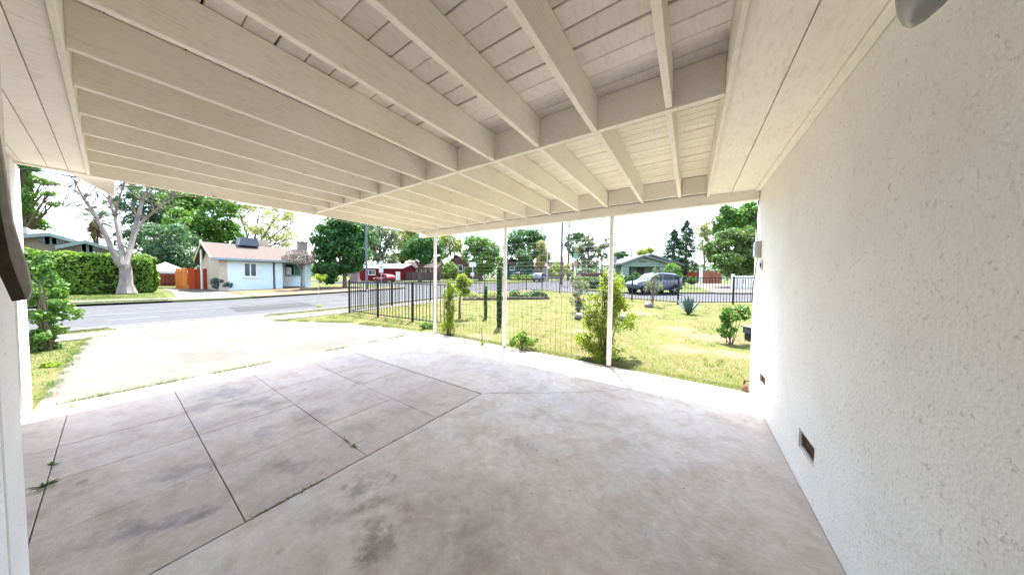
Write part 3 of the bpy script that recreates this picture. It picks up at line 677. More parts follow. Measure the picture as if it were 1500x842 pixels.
def car(label, cat, loc, rz, paint, L=4.4, W=1.8, H=1.6, kind='suv', group=None):
    """front towards local +x. The body is lofted through cross sections: floor, sill, belt, roof"""
    t = thing('parked_car', label, cat, loc, rz, group)
    h = H; bl = .60 * h
    if kind == 'suv':
        st = [(-.50, .40, .52, .58, .80), (-.485, .30, .62, .68, .90), (-.44, .26, .655, .83, .95), (-.36, .22, .66, .94, .99), (-.25, .20, .655, .985, 1.0), (.0, .20, .645, 1.0, 1.0), (.08, .20, .64, .97, 1.0), (.15, .20, .635, .87, 1.0), (.24, .20, .62, .66, .99), (.33, .20, .59, .61, .985), (.43, .22, .56, .575, .95), (.485, .26, .50, .51, .86), (.50, .32, .44, .45, .74)]
    else:
        st = [(-.50, .36, .50, .58, .80), (-.48, .28, .58, .66, .90), (-.42, .22, .62, .80, .96), (-.33, .20, .62, .96, .99), (-.20, .19, .615, 1.0, 1.0), (-.02, .19, .61, 1.0, 1.0), (.09, .19, .60, .92, 1.0), (.16, .19, .60, .79, 1.0), (.25, .19, .59, .60, .99), (.35, .20, .57, .585, .97), (.44, .22, .52, .53, .92), (.49, .27, .46, .465, .80), (.50, .32, .42, .43, .70)]
    mb = MB(); vs = []; K = 12
    sec = []
    for (x, z0, zb, zr, wf) in st:
        w2 = W / 2 * wf; r = max(0, (zr - zb) / .4); wr = w2 * (1 - .20 * min(1, r))
        pts = [(w2 * .86, z0 * h), (w2 * .98, z0 * h + .09 * h), (w2, .38 * h), (w2 * .985, zb * h - .02), (w2 * .96, zb * h)]
        pts += [(wr + (w2 * .96 - wr) * .06, zr * h - .05 * h * min(1, r) - .005), (wr * .86, zr * h - .004)]
        full = pts + [(-a, b) for a, b in reversed(pts)]
        sec.append((x * L, pts)); vs += [(x * L, a, b) for a, b in full]
    n = 14; fs = []
    for i in range(len(st) - 1):
        for k in range(n): fs.append((i * n + k, i * n + (k + 1) % n, (i + 1) * n + (k + 1) % n, (i + 1) * n + k))
    fs += [tuple(range(n)), tuple(range((len(st) - 1) * n, len(st) * n))]
    mb.add(vs, fs); body = mb.build('body', paint, t, True)
    def side(x, s_):      # belt and roof edge points at x
        for (a, p), (b, r_) in zip(sec, sec[1:]):
            if a <= x <= b:
                f = (x - a) / (b - a); g = lambda k: (p[k][0] + (r_[k][0] - p[k][0]) * f, p[k][1] + (r_[k][1] - p[k][1]) * f)
                (y0, z0), (y1, z1) = g(4), g(5); return Vector((x, s_ * (y0 + .006), z0 + .02)), Vector((x, s_ * (y1 + .006), z1 - .015))
    gx = ((-.40, -.29), (-.275, -.07), (-.045, .19)) if kind == 'suv' else ((-.36, -.25), (-.235, -.04), (-.02, .21))
    for s_ in (-1, 1):
        for a, b in gx:
            q_ = MB(); u = [a + (b - a) * i / 5 for i in range(6)]
            for u0, u1 in zip(u, u[1:]):
                b0, r0 = side(u0 * L, s_); b1, r1 = side(u1 * L, s_); q_.quad(b0, b1, r1, r0)
            q_.build('side_window', CGLASS, t)
        for x in (-.05, .22): pass
    def scr(i0, i1, nm):  # windscreen / rear window between two sections
        q_ = MB(); d = Vector((.008 if sec[i1][0] > 0 else -.008, 0, .012)); rows = []
        for t_ in (0.0, .33, .66, 1.0):
            x = sec[i0][0] + (sec[i1][0] - sec[i0][0]) * (.06 + .86 * t_); a, b = sec[i0][1], sec[i1][1]; f = .06 + .86 * t_
            wy = (a[6][0] + (b[6][0] - a[6][0]) * f) * .98; z = a[6][1] + (b[6][1] - a[6][1]) * f; rows.append((Vector((x, -wy, z)) + d, Vector((x, wy, z)) + d))
        for r0, r1 in zip(rows, rows[1:]): q_.quad(r0[0], r0[1], r1[1], r1[0])
        q_.build(nm, CGLASS, t)
    scr(6, 8, 'windscreen')
    scr(1, 2, 'rear_window') if kind == 'suv' else scr(1, 3, 'rear_window')
    R_ = .215 * h if kind == 'suv' else .215 * h
    for x in (-.30, .315):
        for s_ in (-1, 1):
            wy = W / 2 * .985; arch = MB(); arch.lathe([(R_ * 1.18, 0), (R_ * 1.18, .022)], (x * L, s_ * wy - .011, R_), 20, 'y'); arch.build('wheel_arch', TYRE, t)
            ty = MB(); ty.lathe([(R_ * .66, -.1), (R_ * .95, -.1), (R_, -.07), (R_, .07), (R_ * .95, .1), (R_ * .66, .1)], (0, 0, 0), 20, 'y'); wh = ty.build('wheel', TYRE, t, True, (x * L, s_ * (wy - .075), R_))
            ri = MB(); ri.lathe([(R_ * .66, -.02), (R_ * .66, .02)], (0, s_ * .06, 0), 16, 'y')
            for k in range(5): a = k * 2 * PI / 5; ri.bar((0, s_ * .09, 0), (R_ * .64 * math.cos(a), s_ * .09, R_ * .64 * math.sin(a)), .05, .03)
            ri.build('rim', RIM, wh)
    for s_ in (-1, 1):
        m_ = MB(); m_.box(.462 * L, .492 * L, s_ * W * .30, s_ * W * .43, .42 * h, .50 * h); bevel(m_.build('headlight', LAMPW, t), .02, 2)
        m_ = MB(); m_.box(-.497 * L, -.470 * L, s_ * W * .34, s_ * W * .452, .50 * h, .63 * h); bevel(m_.build('tail_light', LAMPR, t), .02, 2)
        m_ = MB(); m_.box(.165 * L, .195 * L, s_ * W * .49, s_ * W * .56, .60 * h, .69 * h); bevel(m_.build('wing_mirror', paint, t), .02, 2)
        m_ = MB(); m_.box(-.02 * L, .015 * L, s_ * W * .497, s_ * W * .506, .535 * h, .555 * h); m_.build('door_handle', RIM, t)
        if kind == 'suv': m_ = MB(); m_.tube([(-.40 * L, s_ * W * .35, h * 1.0), (-.3 * L, s_ * W * .37, h * 1.03), (.0, s_ * W * .37, h * 1.035), (.07 * L, s_ * W * .36, h * 1.0)], .018, 6); m_.build('roof_rail', TYRE, t)
    m_ = MB(); m_.box(-.502 * L, -.478 * L, -W * .38, W * .38, .24 * h, .33 * h); bevel(m_.build('rear_bumper', TYRE, t), .02, 2)
    m_ = MB(); m_.box(.47 * L, .499 * L, -W * .28, W * .28, .25 * h, .36 * h); bevel(m_.build('grille', TYRE, t), .02, 2)
    return t
def foot(px, D, dz=-.02):
    x, y = at(px, D); return (x, y, tz(y) + dz)

# ------------------------------------------------------------------ across the main street
# tan ranch house behind the hedge
TANW = mat('tan_wall', (.20, .155, .12), rough=.85); GRNF = mat('grey_green_fascia', (.15, .19, .18), rough=.6); GRVL = mat('pale_roof', (.30, .29, .28), scale=20, rough=.9)
rh = thing('ranch_house', 'tan low-gabled house with grey-green eaves half hidden behind the hedge', 'house', (-44, -2, 0))
def gable_front(pxs, pys, D, wins, zb, depth):
    X = -44 + (0 if D < 27.5 else -1.2)
    def Yof(px): v = (FW + RT * ((px - 750) / FPX)); return X / v[0] * v[1], X / v[0]
    P = []
    for px, py in zip(pxs, pys): y_, d_ = Yof(px); P.append((y_, hz(px, py, d_)))
    wl = MB(); wl.prism([(p[0] + 2, p[1]) for p in P] + [(P[-1][0] + 2, zb), (P[0][0] + 2, zb)], 'x', X + 44 - depth, X + 44); wl.build('wall', TANW, rh)
    for (a, b) in zip(P, P[1:]):
        f = MB(); f.prism([(a[0] + 2, a[1] + .004), (b[0] + 2, b[1] + .004), (b[0] + 2, b[1] + .30), (a[0] + 2, a[1] + .30)], 'x', X + 44 - depth - .4, X + 44.7); f.build('roof', GRNF, rh)
    for px, py, ww in wins:
        y_, d_ = Yof(px); window(rh, (X + 44, y_ + 2, hz(px, py, d_)), ww, .75, (0, 1, 0), (1, 0, 0), GRNF, CGLASS, 0, .05, False)
gable_front([-40, 76, 124], [356, 347, 360], 28.5, [(67, 351, .5), (77, 352, .5), (87, 352, .5)], 0, 8)
gable_front([84, 128, 214], [366, 357.5, 383], 26, [(121, 364, .45), (130, 364, .5), (139, 364, .45)], 0, 7)
mb = MB(); mb.box(-7, -2.5, -6, -1.8, 4.75, 5.25); mb.build('flat_roof', GRVL, rh)

LEAF_HEDGE = leaf_mat('hedge_leaves', (0.051, 0.123, 0.012), (0.145, 0.246, 0.022)); LEAF_DARK = leaf_mat('dark_leaves', (0.017, 0.065, 0.017), (0.051, 0.138, 0.032)); LEAF_MID = leaf_mat('mid_leaves', (0.036, 0.109, 0.017), (0.109, 0.203, 0.036))
LEAF_YEL = leaf_mat('yellow_leaves', (0.123, 0.174, 0.029), (0.246, 0.275, 0.051)); LEAF_PALE = leaf_mat('pale_leaves', (0.174, 0.189, 0.072), (0.290, 0.290, 0.123)); LEAF_BLUE = leaf_mat('blue_leaves', (0.036, 0.087, 0.080), (0.087, 0.145, 0.123)); LEAF_OLIVE = leaf_mat('olive_leaves', (0.080, 0.109, 0.065), (0.174, 0.196, 0.123))
LEAF_LIME = leaf_mat('lime_leaves', (0.123, 0.189, 0.017), (0.246, 0.304, 0.036), .45); LEAF_CONI = leaf_mat('conifer_needles', (0.017, 0.058, 0.032), (0.051, 0.109, 0.051), .2); LEAF_BLOS = leaf_mat('maple_leaves', (.035, .095, .02), (.12, .17, .055)); LEAF_FOL2 = leaf_mat('grey_green_leaves', (0.029, 0.080, 0.043), (0.087, 0.145, 0.072)); TWIGL = leaf_mat('dry_twigs', (.10, .08, .075), (.17, .14, .13), .1); DRYL = leaf_mat('dry_leaves', (.12, .075, .03), (.16, .12, .05), .2)

def hedge(name, label, cat, box, n, leaf, mt, seed, loc, round_=.35, group=None):
    """clipped hedge: a dense skin of leaves over a dark core"""
    x0, x1, y0, y1, h = box; r = np.random.default_rng(seed)
    c = np.array([(x0 + x1) / 2, (y0 + y1) / 2, h / 2]); s3 = np.array([(x1 - x0) / 2, (y1 - y0) / 2, h / 2])
    d = r.uniform(-1, 1, (n, 3)); k = r.integers(0, 3, n); sg = r.choice([-1., 1.], n); d[np.arange(n), k] = sg
    Nn = np.zeros((n, 3)); Nn[np.arange(n), k] = sg
    mn = s3.min() * round_; inner = s3 - mn
    p = np.clip(d * s3, -inner, inner); o = d * s3 - p; ln = np.linalg.norm(o, axis=1)[:, None] + 1e-6; p = p + o / ln * np.minimum(ln, mn)
    w_ = np.array([noise.noise(Vector(v) * 1.1) for v in p]); p = p + Nn * (w_[:, None] * .34 * min(1, mn * 2) + np.array([noise.noise(Vector(v) * 3.1) for v in p])[:, None] * .14 + r.uniform(-.20, .09, (n, 1)) * min(1., leaf * 3.5))
    P = p + c; P[:, 2] = np.maximum(P[:, 2], .03)
    t = thing(name, label, cat, loc, group=group)
    link('foliage', leaf_mesh('foliage', P, Nn + np.array([0, 0, .4]), leaf, leaf * .6, mt, seed, .6), t)
    mb = MB(); g = .16
    mb.box(x0 + g, x1 - g, y0 + g, y1 - g, 0, h - g); bevel(mb.build('stems', mat('hedge_inside', (.012, .022, .006), rough=.95), t), min(mn, .3), 3)  # dark box added as an inner core to stop see-through; no stems modelled
    return t
hedge('hedge', 'tall clipped green hedge along the verge behind the bare pale tree', 'hedge', (-1.2, 1.3, -8.5, 1.9, 2.85), 34000, .17, LEAF_HEDGE, 3, (-36.5, .1, 0))

# bare pale tree in front of the hedge: limbs given as pixel paths of its silhouette, spread in depth
def bare_tree(loc, D):
    t = thing('bare_tree', 'pale-barked tree with forked bare limbs in front of the hedge', 'tree', loc); mb = MB(); r = random.Random(5); tips = []
    def W_(px, py, dd=0.0):
        x, y = at(px, D + dd); return Vector((x - loc[0], y - loc[1], hz(px, py, D + dd) - loc[2]))
    limbs = [([(185, 430, 0), (184, 415, 0), (185, 398, 0), (183, 388, 0)], (.62, .40, .36, .34)),
             ([(184, 396, 0), (174, 386, -.3), (166, 368, -.6), (158, 345, -.8), (147, 322, -1.0), (137, 305, -1.1), (127, 290, -1.2), (118, 270, -1.2), (104, 252, -1.3)], (.26, .23, .21, .19, .17, .14, .11, .08, .05)),
             ([(184, 396, 0), (181, 375, .3), (177, 345, .5), (173, 318, .7), (166, 297, .9), (166, 280, 1.0), (168, 262, 1.0)], (.26, .23, .20, .17, .14, .11, .07)),
             ([(184, 397, 0), (190, 372, .5), (198, 345, .9), (205, 320, 1.2), (213, 296, 1.4), (222, 276, 1.5), (228, 255, 1.5)], (.27, .24, .2, .17, .13, .09, .05)),
             ([(198, 345, .9), (212, 325, 1.6), (228, 312, 2.0), (246, 299, 2.2), (262, 290, 2.4)], (.16, .13, .1, .07, .04)),
             ([(173, 318, .7), (177, 298, .2), (184, 280, -.2), (190, 262, -.4)], (.11, .09, .07, .04)),
             ([(147, 322, -1.0), (132, 306, -1.6), (118, 303, -2), (100, 304, -2.3), (96, 301, -2.4)], (.09, .07, .06, .05, .02)),
             ([(127, 290, -1.2), (117, 283, -1.5), (108, 276, -1.7)], (.07, .05, .03)), ([(137, 305, -1.1), (148, 290, -.6), (160, 282, -.4)], (.06, .04, .02)),
             ([(213, 296, 1.4), (224, 283, .9), (240, 272, .5), (256, 268, .3)], (.07, .06, .04, .02)), ([(166, 297, .9), (172, 283, 1.4), (183, 274, 1.8), (196, 268, 2.0)], (.08, .06, .05, .03)), ([(205, 320, 1.2), (219, 318, .6), (236, 305, .2), (252, 288, 0), (262, 276, 0)], (.08, .07, .05, .04, .02))]
    for pts, rad in limbs:
        P = [W_(*p) for p in pts]; mb.tube(P, [v * (.66 if rad[0] < .5 else .78) for v in rad], 8); tips += [(P[i], rad[i]) for i in range(len(P) // 2, len(P)) if rad[0] < .5]
    mb.build('trunk', PALEBARK, t, True)
    tw = MB(); leafp = []
    for p, rr in tips:
        for _ in range(5 if p.x > 0 or True else 3):
            e = p + Vector((r.uniform(-1, 1), r.uniform(-1.2, 1.2), r.uniform(.1, 1.5)))
            tw.tube(bez(p, e, (r.uniform(-.2, .2),) * 3, 3), [max(.018, rr * .35), .02, .014, .008], 4, False)
            for _ in range(2):
                q_ = p.lerp(e, r.uniform(.4, .9)); e2 = q_ + Vector((r.uniform(-.5, .5), r.uniform(-.5, .5), r.uniform(-.1, .8))); tw.tube([q_, e2], [.012, .006], 4, False)
                if p.dot(Vector((RT[0], RT[1], 0))) > .6 and r.random() < .8: leafp += [e2 + Vector((r.gauss(0, .25), r.gauss(0, .25), r.gauss(0, .2))) for _ in range(14)]
    tag(tw.build('twigs', TWIG, t), kind='stuff')
    link('crown', leaf_mesh('crown', [tuple(p) for p in leafp], np.tile([0, 0, 1.], (len(leafp), 1)), .16, .1, LEAF_MID, 4, 1.0), t)
x_, y_ = at(185, 19.6); bare_tree((x_, y_, 0), 19.6)

def T_(name, label, cat, px, D, trunk_r, fork, blobs_px, n, leaf, mt, seed, **k):
    """tree whose crown blobs are given as (px, py, half-width px, half-height px, depth offset)"""
    x, y = at(px, D); z = tz(y) - .02; bl = []
    for (bx, by, rx, ry, dd) in blobs_px:
        X, Y = at(bx, D + dd); sx_ = rx / FPX * (D + dd); bl.append((X - x, Y - y, hz(bx, by, D + dd) - z, sx_, sx_ * .9, ry / FPX * (D + dd)))
    return tree(name, label, cat, (x, y, z), trunk_r, fork, bl, n, leaf, mt, seed=seed, **k)
# beyond the ranch house
T_('pine_tree', 'feathery tall pine with drooping sprays behind the left end of the ranch house', 'tree', 30, 36, .35, 6, [(28, 252, 16, 10, 0), (25, 285, 20, 12, -1), (42, 262, 18, 8, 1), (40, 300, 14, 14, 0), (22, 318, 16, 16, 1), (70, 268, 16, 4, 1), (78, 285, 9, 4, -1), (52, 318, 12, 12, 1), (62, 330, 12, 8, 2), (12, 270, 16, 26, 0), (14, 325, 16, 22, 1), (34, 275, 16, 14, 0), (48, 246, 14, 8, 0), (85, 300, 8, 4, 0)], 8200, .5, LEAF_MID, 11, sub=16, subr=.34, aspect=.3, droop=.6)
pt_x, pt_y = at(143, 44)
palm = thing('palm_tree', 'fan palm with a shaggy skirt of old fronds beyond the ranch house', 'palm', (pt_x, pt_y, 0)); zc = hz(143, 322, 44)
mb = MB(); mb.tube([(0, 0, -.1), (.1, 0, zc * .5), (0, 0, zc)], (.35, .28, .25), 8); mb.build('trunk', BARK, palm, True)
fr_r = random.Random(8); fan = MB(); sk = MB()
for k in range(46):
    a, e = fr_r.uniform(0, 2 * PI), fr_r.uniform(-.55, 1.2); d = Vector((math.cos(a) * math.cos(e), math.sin(a) * math.cos(e), math.sin(e))); s_ = Vector((-math.sin(a), math.cos(a), 0)); c = Vector((0, 0, zc)) + d * 1.3
    for j in range(9):
        f = (j - 4) / 4 * 1.1; v = d * math.cos(f) + s_ * math.sin(f); tip = c + v * 1.25 + Vector((0, 0, -.35)); w_ = d.cross(s_) * .05 + s_ * .06; fan.add([c - w_, c + w_, tip], [(0, 1, 2)])
    fan.add([Vector((0, 0, zc)), c + s_ * .04, c - s_ * .04], [(0, 1, 2)])
for k in range(160):
    a = fr_r.uniform(0, 2 * PI); z = zc - fr_r.uniform(.2, 2.6); b_ = Vector((math.cos(a) * .3, math.sin(a) * .3, z)); t_ = b_ + Vector((math.cos(a) * .9, math.sin(a) * .9, -1.1)); s_ = Vector((-math.sin(a), math.cos(a), 0)) * .12; sk.add([b_ - s_, b_ + s_, t_], [(0, 1, 2)])
fan.build('fronds', LEAF_FOL2, palm); sk.build('frond_skirt', DRYL, palm)
T_('shade_tree', 'dull green dark-trunked tree behind the bare pale tree', 'tree', 236, 50, .5, 6, [(200, 300, 30, 22, 0), (232, 285, 30, 22, 2), (215, 330, 26, 20, 1), (196, 352, 22, 18, -2), (250, 310, 22, 22, 2)], 5200, .5, LEAF_FOL2, 12, subr=.3)
T_('shade_tree', 'big bright green spreading tree behind the pale blue house', 'tree', 300, 47, .55, 5, [(268, 300, 28, 18, 0), (300, 292, 30, 16, 2), (328, 305, 24, 18, 0), (288, 325, 34, 18, -2), (325, 335, 26, 18, 1), (340, 350, 18, 14, 1), (300, 350, 30, 16, 0), (262, 340, 20, 16, -1)], 14000, .42, LEAF_MID, 13, subr=.3)
T_('rounded_tree', 'rounded dull green tree overhanging the white canopy and the red board fence', 'tree', 258, 37, .3, 1.6, [(252, 348, 34, 20, 0), (232, 375, 26, 22, -1), (268, 372, 30, 20, 0), (246, 398, 34, 18, 0), (284, 392, 20, 18, 1), (222, 405, 16, 14, 0), (275, 410, 24, 12, 0)], 12500, .30, LEAF_FOL2, 14, subr=.34)
T_('airy_tree', 'pale yellow-green open tree with visible branches behind the blue house roof', 'tree', 372, 58, .4, 6, [(352, 312, 22, 16, 0), (385, 305, 26, 16, 2), (412, 318, 24, 18, 0), (432, 330, 20, 18, 1), (398, 338, 34, 14, -1), (360, 338, 24, 14, 0), (430, 352, 24, 14, -2), (400, 356, 26, 10, 0)], 5200, .36, LEAF_PALE, 15, subr=.3, bark=TWIG)
T_('street_tree', 'dense dark green tree on the dirt corner right of the blue house', 'tree', 505, 28.5, .22, 1.9, [(500, 330, 30, 16, 0), (480, 345, 24, 20, -1), (520, 345, 24, 20, 1), (500, 362, 34, 18, 0), (476, 375, 20, 16, 0), (524, 372, 20, 16, 0), (488, 392, 22, 12, -.5), (512, 390, 22, 12, .5), (470, 395, 12, 12, 0), (482, 408, 14, 9, .6)], 13000, .30, LEAF_DARK, 16, subr=.34)
T_('yellow_tree', 'hazy yellow-green tree left of the street light pole', 'tree', 556, 62, .7, 5, [(556, 340, 22, 18, 0), (575, 352, 18, 20, 2), (548, 370, 20, 16, 0), (566, 382, 20, 12, -1), (535, 352, 18, 18, 2)], 4600, .5, LEAF_OLIVE, 17)
T_('yellow_tree', 'sunlit yellow-green tree behind the red building roof', 'tree', 590, 70, .5, 4, [(588, 350, 16, 16, 0), (604, 340, 12, 14, 2), (598, 368, 16, 14, 0), (584, 378, 16, 8, 0)], 3400, .55, LEAF_YEL, 18)
T_('yellow_tree', 'tall yellow-green tree showing above the dark rounded tree', 'tree', 628, 84, .5, 5, [(612, 345, 14, 14, 0), (628, 338, 14, 14, 1), (642, 346, 12, 16, 0), (622, 362, 20, 14, 0)], 3600, .55, LEAF_YEL, 118)
T_('dark_tree', 'dark rounded tree in front of the pinkish house', 'tree', 615, 50, .3, 2.6, [(612, 360, 22, 14, 0), (632, 358, 20, 14, 0), (600, 370, 14, 12, -1), (622, 376, 24, 12, 0), (642, 375, 12, 13, 1)], 6200, .34, LEAF_DARK, 19, subr=.36)
T_('yellow_tree', 'light yellow-green tree just right of the first carport post', 'tree', 662, 76, .4, 4, [(655, 352, 14, 14, 0), (668, 362, 12, 14, 0), (650, 370, 12, 10, 0)], 2400, .5, LEAF_YEL, 20)
T_('shade_tree', 'broad sunlit green tree between the first and middle carport posts', 'tree', 704, 54, .45, 3.2, [(696, 356, 20, 15, 0), (714, 366, 20, 16, 0), (690, 374, 16, 14, 0), (708, 384, 22, 13, -1), (728, 378, 12, 14, 1), (700, 396, 24, 8, 0)], 8200, .36, LEAF_MID, 21)
T_('elm_tree', 'very large dark green tree rising behind the middle carport post', 'tree', 764, 72, .8, 5, [(765, 348, 26, 14, 0), (785, 352, 18, 16, 0), (752, 362, 18, 16, 0), (775, 370, 24, 14, -2), (795, 374, 12, 14, 2), (756, 384, 18, 10, 0)], 9000, .5, LEAF_DARK, 22)
T_('small_tree', 'loose light green small tree in front of the large dark tree', 'tree', 766, 60, .2, 2, [(762, 374, 9, 9, 0), (772, 380, 8, 10, 0), (766, 390, 12, 7, 0)], 1500, .4, LEAF_FOL2, 23)
T_('olive_tree', 'olive brown tree at the right edge of the large dark tree', 'tree', 792, 62, .25, 2.5, [(792, 362, 8, 10, 0), (796, 376, 9, 10, 0), (790, 386, 9, 8, 0)], 1800, .42, LEAF_PALE, 24)
T_('round_tree', 'small dark round-headed tree between the two tall wooden poles', 'tree', 838, 86, .3, 7, [(838, 350, 12, 9, 0), (848, 348, 9, 9, 0), (830, 362, 8, 9, 0), (842, 368, 12, 8, 0)], 2400, .5, LEAF_FOL2, 25)
T_('gum_tree', 'loose grey-green gum tree with a white trunk behind the stop sign', 'tree', 853, 60, .28, 4.5, [(848, 366, 10, 10, 0), (860, 356, 12, 12, 0), (868, 370, 12, 12, 0), (850, 382, 12, 10, -1), (866, 386, 12, 8, 1)], 2600, .42, LEAF_OLIVE, 26, bark=PALEBARK, subr=.3)
T_('gum_tree', 'thin open gum tree left of the last carport post', 'tree', 880, 56, .22, 5, [(876, 364, 8, 8, 0), (888, 358, 9, 10, 0), (882, 376, 9, 8, 0)], 1100, .36, LEAF_OLIVE, 27, bark=PALEBARK, subr=.26)
T_('shade_tree', 'distant green tree low behind the small chimney', 'tree', 912, 62, .3, 2.5, [(908, 375, 12, 8, 0), (903, 385, 10, 8, 0)], 1800, .42, LEAF_FOL2, 28)
T_('small_tree', 'light green treetop showing above the green bungalow ridge', 'tree', 942, 48, .2, 3, [(940, 370, 9, 5, 0), (950, 367, 7, 5, 0)], 1300, .3, LEAF_YEL, 29)
# the deodar behind the bungalow: tiers of flat drooping sprays
def conifer(label, px, D, py_top, half_px, seed, group):
    x, y = at(px, D); z0 = tz(y); H_ = hz(px, py_top, D) - z0; t = thing('conifer', label, 'tree', (x, y, z0), group=group); r = np.random.default_rng(seed)
    mb = MB(); mb.tube([(0, 0, -.1), (.05, 0, H_ * .5), (0, 0, H_ * .97)], (.42, .25, .04), 8); P, Nn = [], []
    R0 = half_px / FPX * D
    for k in range(26):
        f = k / 25; z = H_ * (.16 + .82 * f); R_ = R0 * (1.0 - f) ** .75 * r.uniform(.75, 1.1) + .25
        for j in range(5):
            a = r.uniform(0, 2 * PI); e = Vector((math.cos(a) * R_, math.sin(a) * R_, z - .25 * R_ * r.uniform(.2, 1.2))); mb.tube([(0, 0, z), e], [.05, .015], 4, False)
            n = 60; u = r.uniform(.2, 1.05, n) ** .7; w_ = r.normal(0, .22, (n, 2)) * R_ * .6
            P += [(e[0] * u[i] + w_[i, 0], e[1] * u[i] + w_[i, 1], z + (e[2] - z) * u[i] - abs(r.normal(0, .22))) for i in range(n)]; Nn += [(0, 0, 1)] * n
    mb.build('trunk', BARK, t, True); link('crown', leaf_mesh('crown', P, Nn, .42, .16, LEAF_CONI, seed, .5, .4), t)
conifer('left of two dark conifers behind the bungalow, broader and darker', 985, 52, 335, 25, 31, 'dark conifers behind the bungalow'); conifer('right of two dark conifers behind the bungalow, taller and slimmer', 1003, 54, 322, 20, 32, 'dark conifers behind the bungalow')
T_('airy_tree', 'pale thin tree between the dark conifers and the big maple', 'tree', 1030, 60, .25, 4, [(1024, 340, 12, 12, 0), (1036, 336, 10, 14, 0), (1030, 360, 12, 14, 0), (1040, 372, 10, 10, 0)], 2400, .36, LEAF_PALE, 33, subr=.28, bark=TWIG)
T_('maple_tree', 'large maple with pinkish-white flower heads above the picket fence', 'tree', 1082, 30, .26, 1.6, [(1050, 362, 18, 13, 0), (1070, 348, 20, 15, 0), (1092, 350, 18, 16, .5), (1060, 382, 22, 13, -1), (1085, 378, 24, 15, 0), (1100, 395, 16, 12, 0), (1072, 398, 16, 8, 0), (1056, 348, 12, 10, 0), (1098, 372, 14, 16, 0), (1042, 376, 10, 10, 0)], 11500, .25, LEAF_BLOS, 34, subr=.36)
T_('shade_tree', 'tall light green tree rising behind the flowering maple', 'tree', 1086, 42, .4, 4, [(1070, 322, 20, 16, 0), (1092, 312, 20, 14, 0), (1056, 340, 14, 16, 0), (1084, 335, 24, 16, 1), (1106, 328, 16, 18, 1), (1062, 312, 12, 12, 0), (1050, 326, 10, 12, 0), (1100, 302, 14, 8, 0)], 10500, .34, LEAF_MID, 35, subr=.32)

# white canopy and board fences by the neighbour's driveway
REDW = mat('red_stained_board', (.34, .045, .014), (.22, .03, .012), scale=5, rough=.75, rand=.25, stretch=(1, 1, .2)); ORAW = mat('orange_stained_board', (.50, .17, .03), (.36, .11, .022), scale=5, rough=.75, rand=.2, stretch=(1, 1, .2)); DREDW = mat('dark_red_board', (.16, .04, .018), (.10, .025, .014), scale=5, rough=.8, rand=.25)
fx, fy = at(275, 26.2); t = thing('board_fence', 'bright red stained board fence beside the blue house', 'fence', (fx, fy, 0)); e_ = at(312, 26.6); planks(t, (0, 0), (e_[0] - fx, e_[1] - fy), 2.05, REDW, .13)
t = thing('board_fence', 'short orange board fence panel joining the red fence', 'fence', (fx, fy, 0)); e_ = at(257, 27.6); planks(t, (0, -.02), (e_[0] - fx, e_[1] - fy), 2.05, ORAW, .13)
fx, fy = at(258, 32.5); t = thing('board_fence', 'dark red board fence behind the white canopy', 'fence', (fx, fy, 0)); e_ = at(219, 32.5); planks(t, (0, 0), (e_[0] - fx, e_[1] - fy), 1.95, DREDW, .15)
cx, cy = at(243, 28.5); cn = thing('canopy_tent', 'white pop-up canopy on thin splayed legs over the neighbour driveway', 'canopy', (cx, cy, 0)); WCL = mat('canopy_cloth', (.55, .53, .52), rough=.9)
s_ = 1.45; ze, zt = hz(243, 397, 28.5), hz(243, 384, 28.5); mb = MB(); c4 = [Vector((a * s_, b * s_, ze)) for a, b in ((-1, -1), (1, -1), (1, 1), (-1, 1))]; ap = Vector((0, 0, zt))
for i in range(4):
    a, b = c4[i], c4[(i + 1) % 4]; mid = (a + b) / 2 * .55 + ap * .45 + Vector((0, 0, -.12)); mb.add([a, b, mid], [(0, 1, 2)]); mb.add([a, mid, ap], [(0, 1, 2)]); mb.add([mid, b, ap], [(0, 1, 2)])
    mb.quad(a, b, b + Vector((0, 0, -.25)), a + Vector((0, 0, -.25)))
mb.build('canopy_cloth', WCL, cn)
for c in c4: mb = MB(); mb.tube([(c.x * 1.12, c.y * 1.12, 0), (c.x * .98, c.y * .98, ze - .02)], .045, 6); mb.build('leg', TRIMW, cn)

# pale blue house with gable roof, roof cooler, chimney, porch
BLUW = mat('pale_blue_wall', (.52, .61, .63), (.45, .54, .56), scale=2, rough=.85, bump=.3, bscale=30); BLUT = mat('blue_trim', (.20, .28, .30), rough=.7); TANB = mat('tan_board', (.42, .34, .27), (.34, .27, .21), rough=.85); SHIN = mat('pinkish_shingles', (.088, .070, .064), (.070, .056, .052), scale=9, rough=.95, bump=.5, bscale=14)
def Yat(px, X): v = FW + RT * ((px - 750) / FPX); return X / v[0] * v[1], X / v[0]
HX = -34.5; y0, d0 = Yat(321, HX); y1, d1 = Yat(400, HX); y2, d2 = Yat(455, HX); zg = tz(y0)
for _m in ('pinkish_shingles',):
    _N = NT(MATS[_m].node_tree); _b = _N.n['Principled BSDF']; _src = _b.inputs['Base Color'].links[0].from_socket; _z = _N.new('ShaderNodeSeparateXYZ', ins={0: _N.new('ShaderNodeNewGeometry').outputs['Position']}).outputs[2]
    _f = _N.math('FRACT', _N.math('MULTIPLY', _z, 9.0)); _N.l.new(_N.mix(_N.rng(_f, 0, .28, .38, 0), _src, (.02, .016, .015)), _b.inputs['Base Color'])
bh = thing('blue_house', 'small pale blue house with a pinkish-brown gable roof and porch columns', 'house', (HX, y0, zg))
ze = hz(321, 378, d0) - zg; hs = 3.7; zr = hz(305, 357, Yat(305, HX - hs)[1]) - zg; Ln = y1 - y0; Lt = y2 - y0
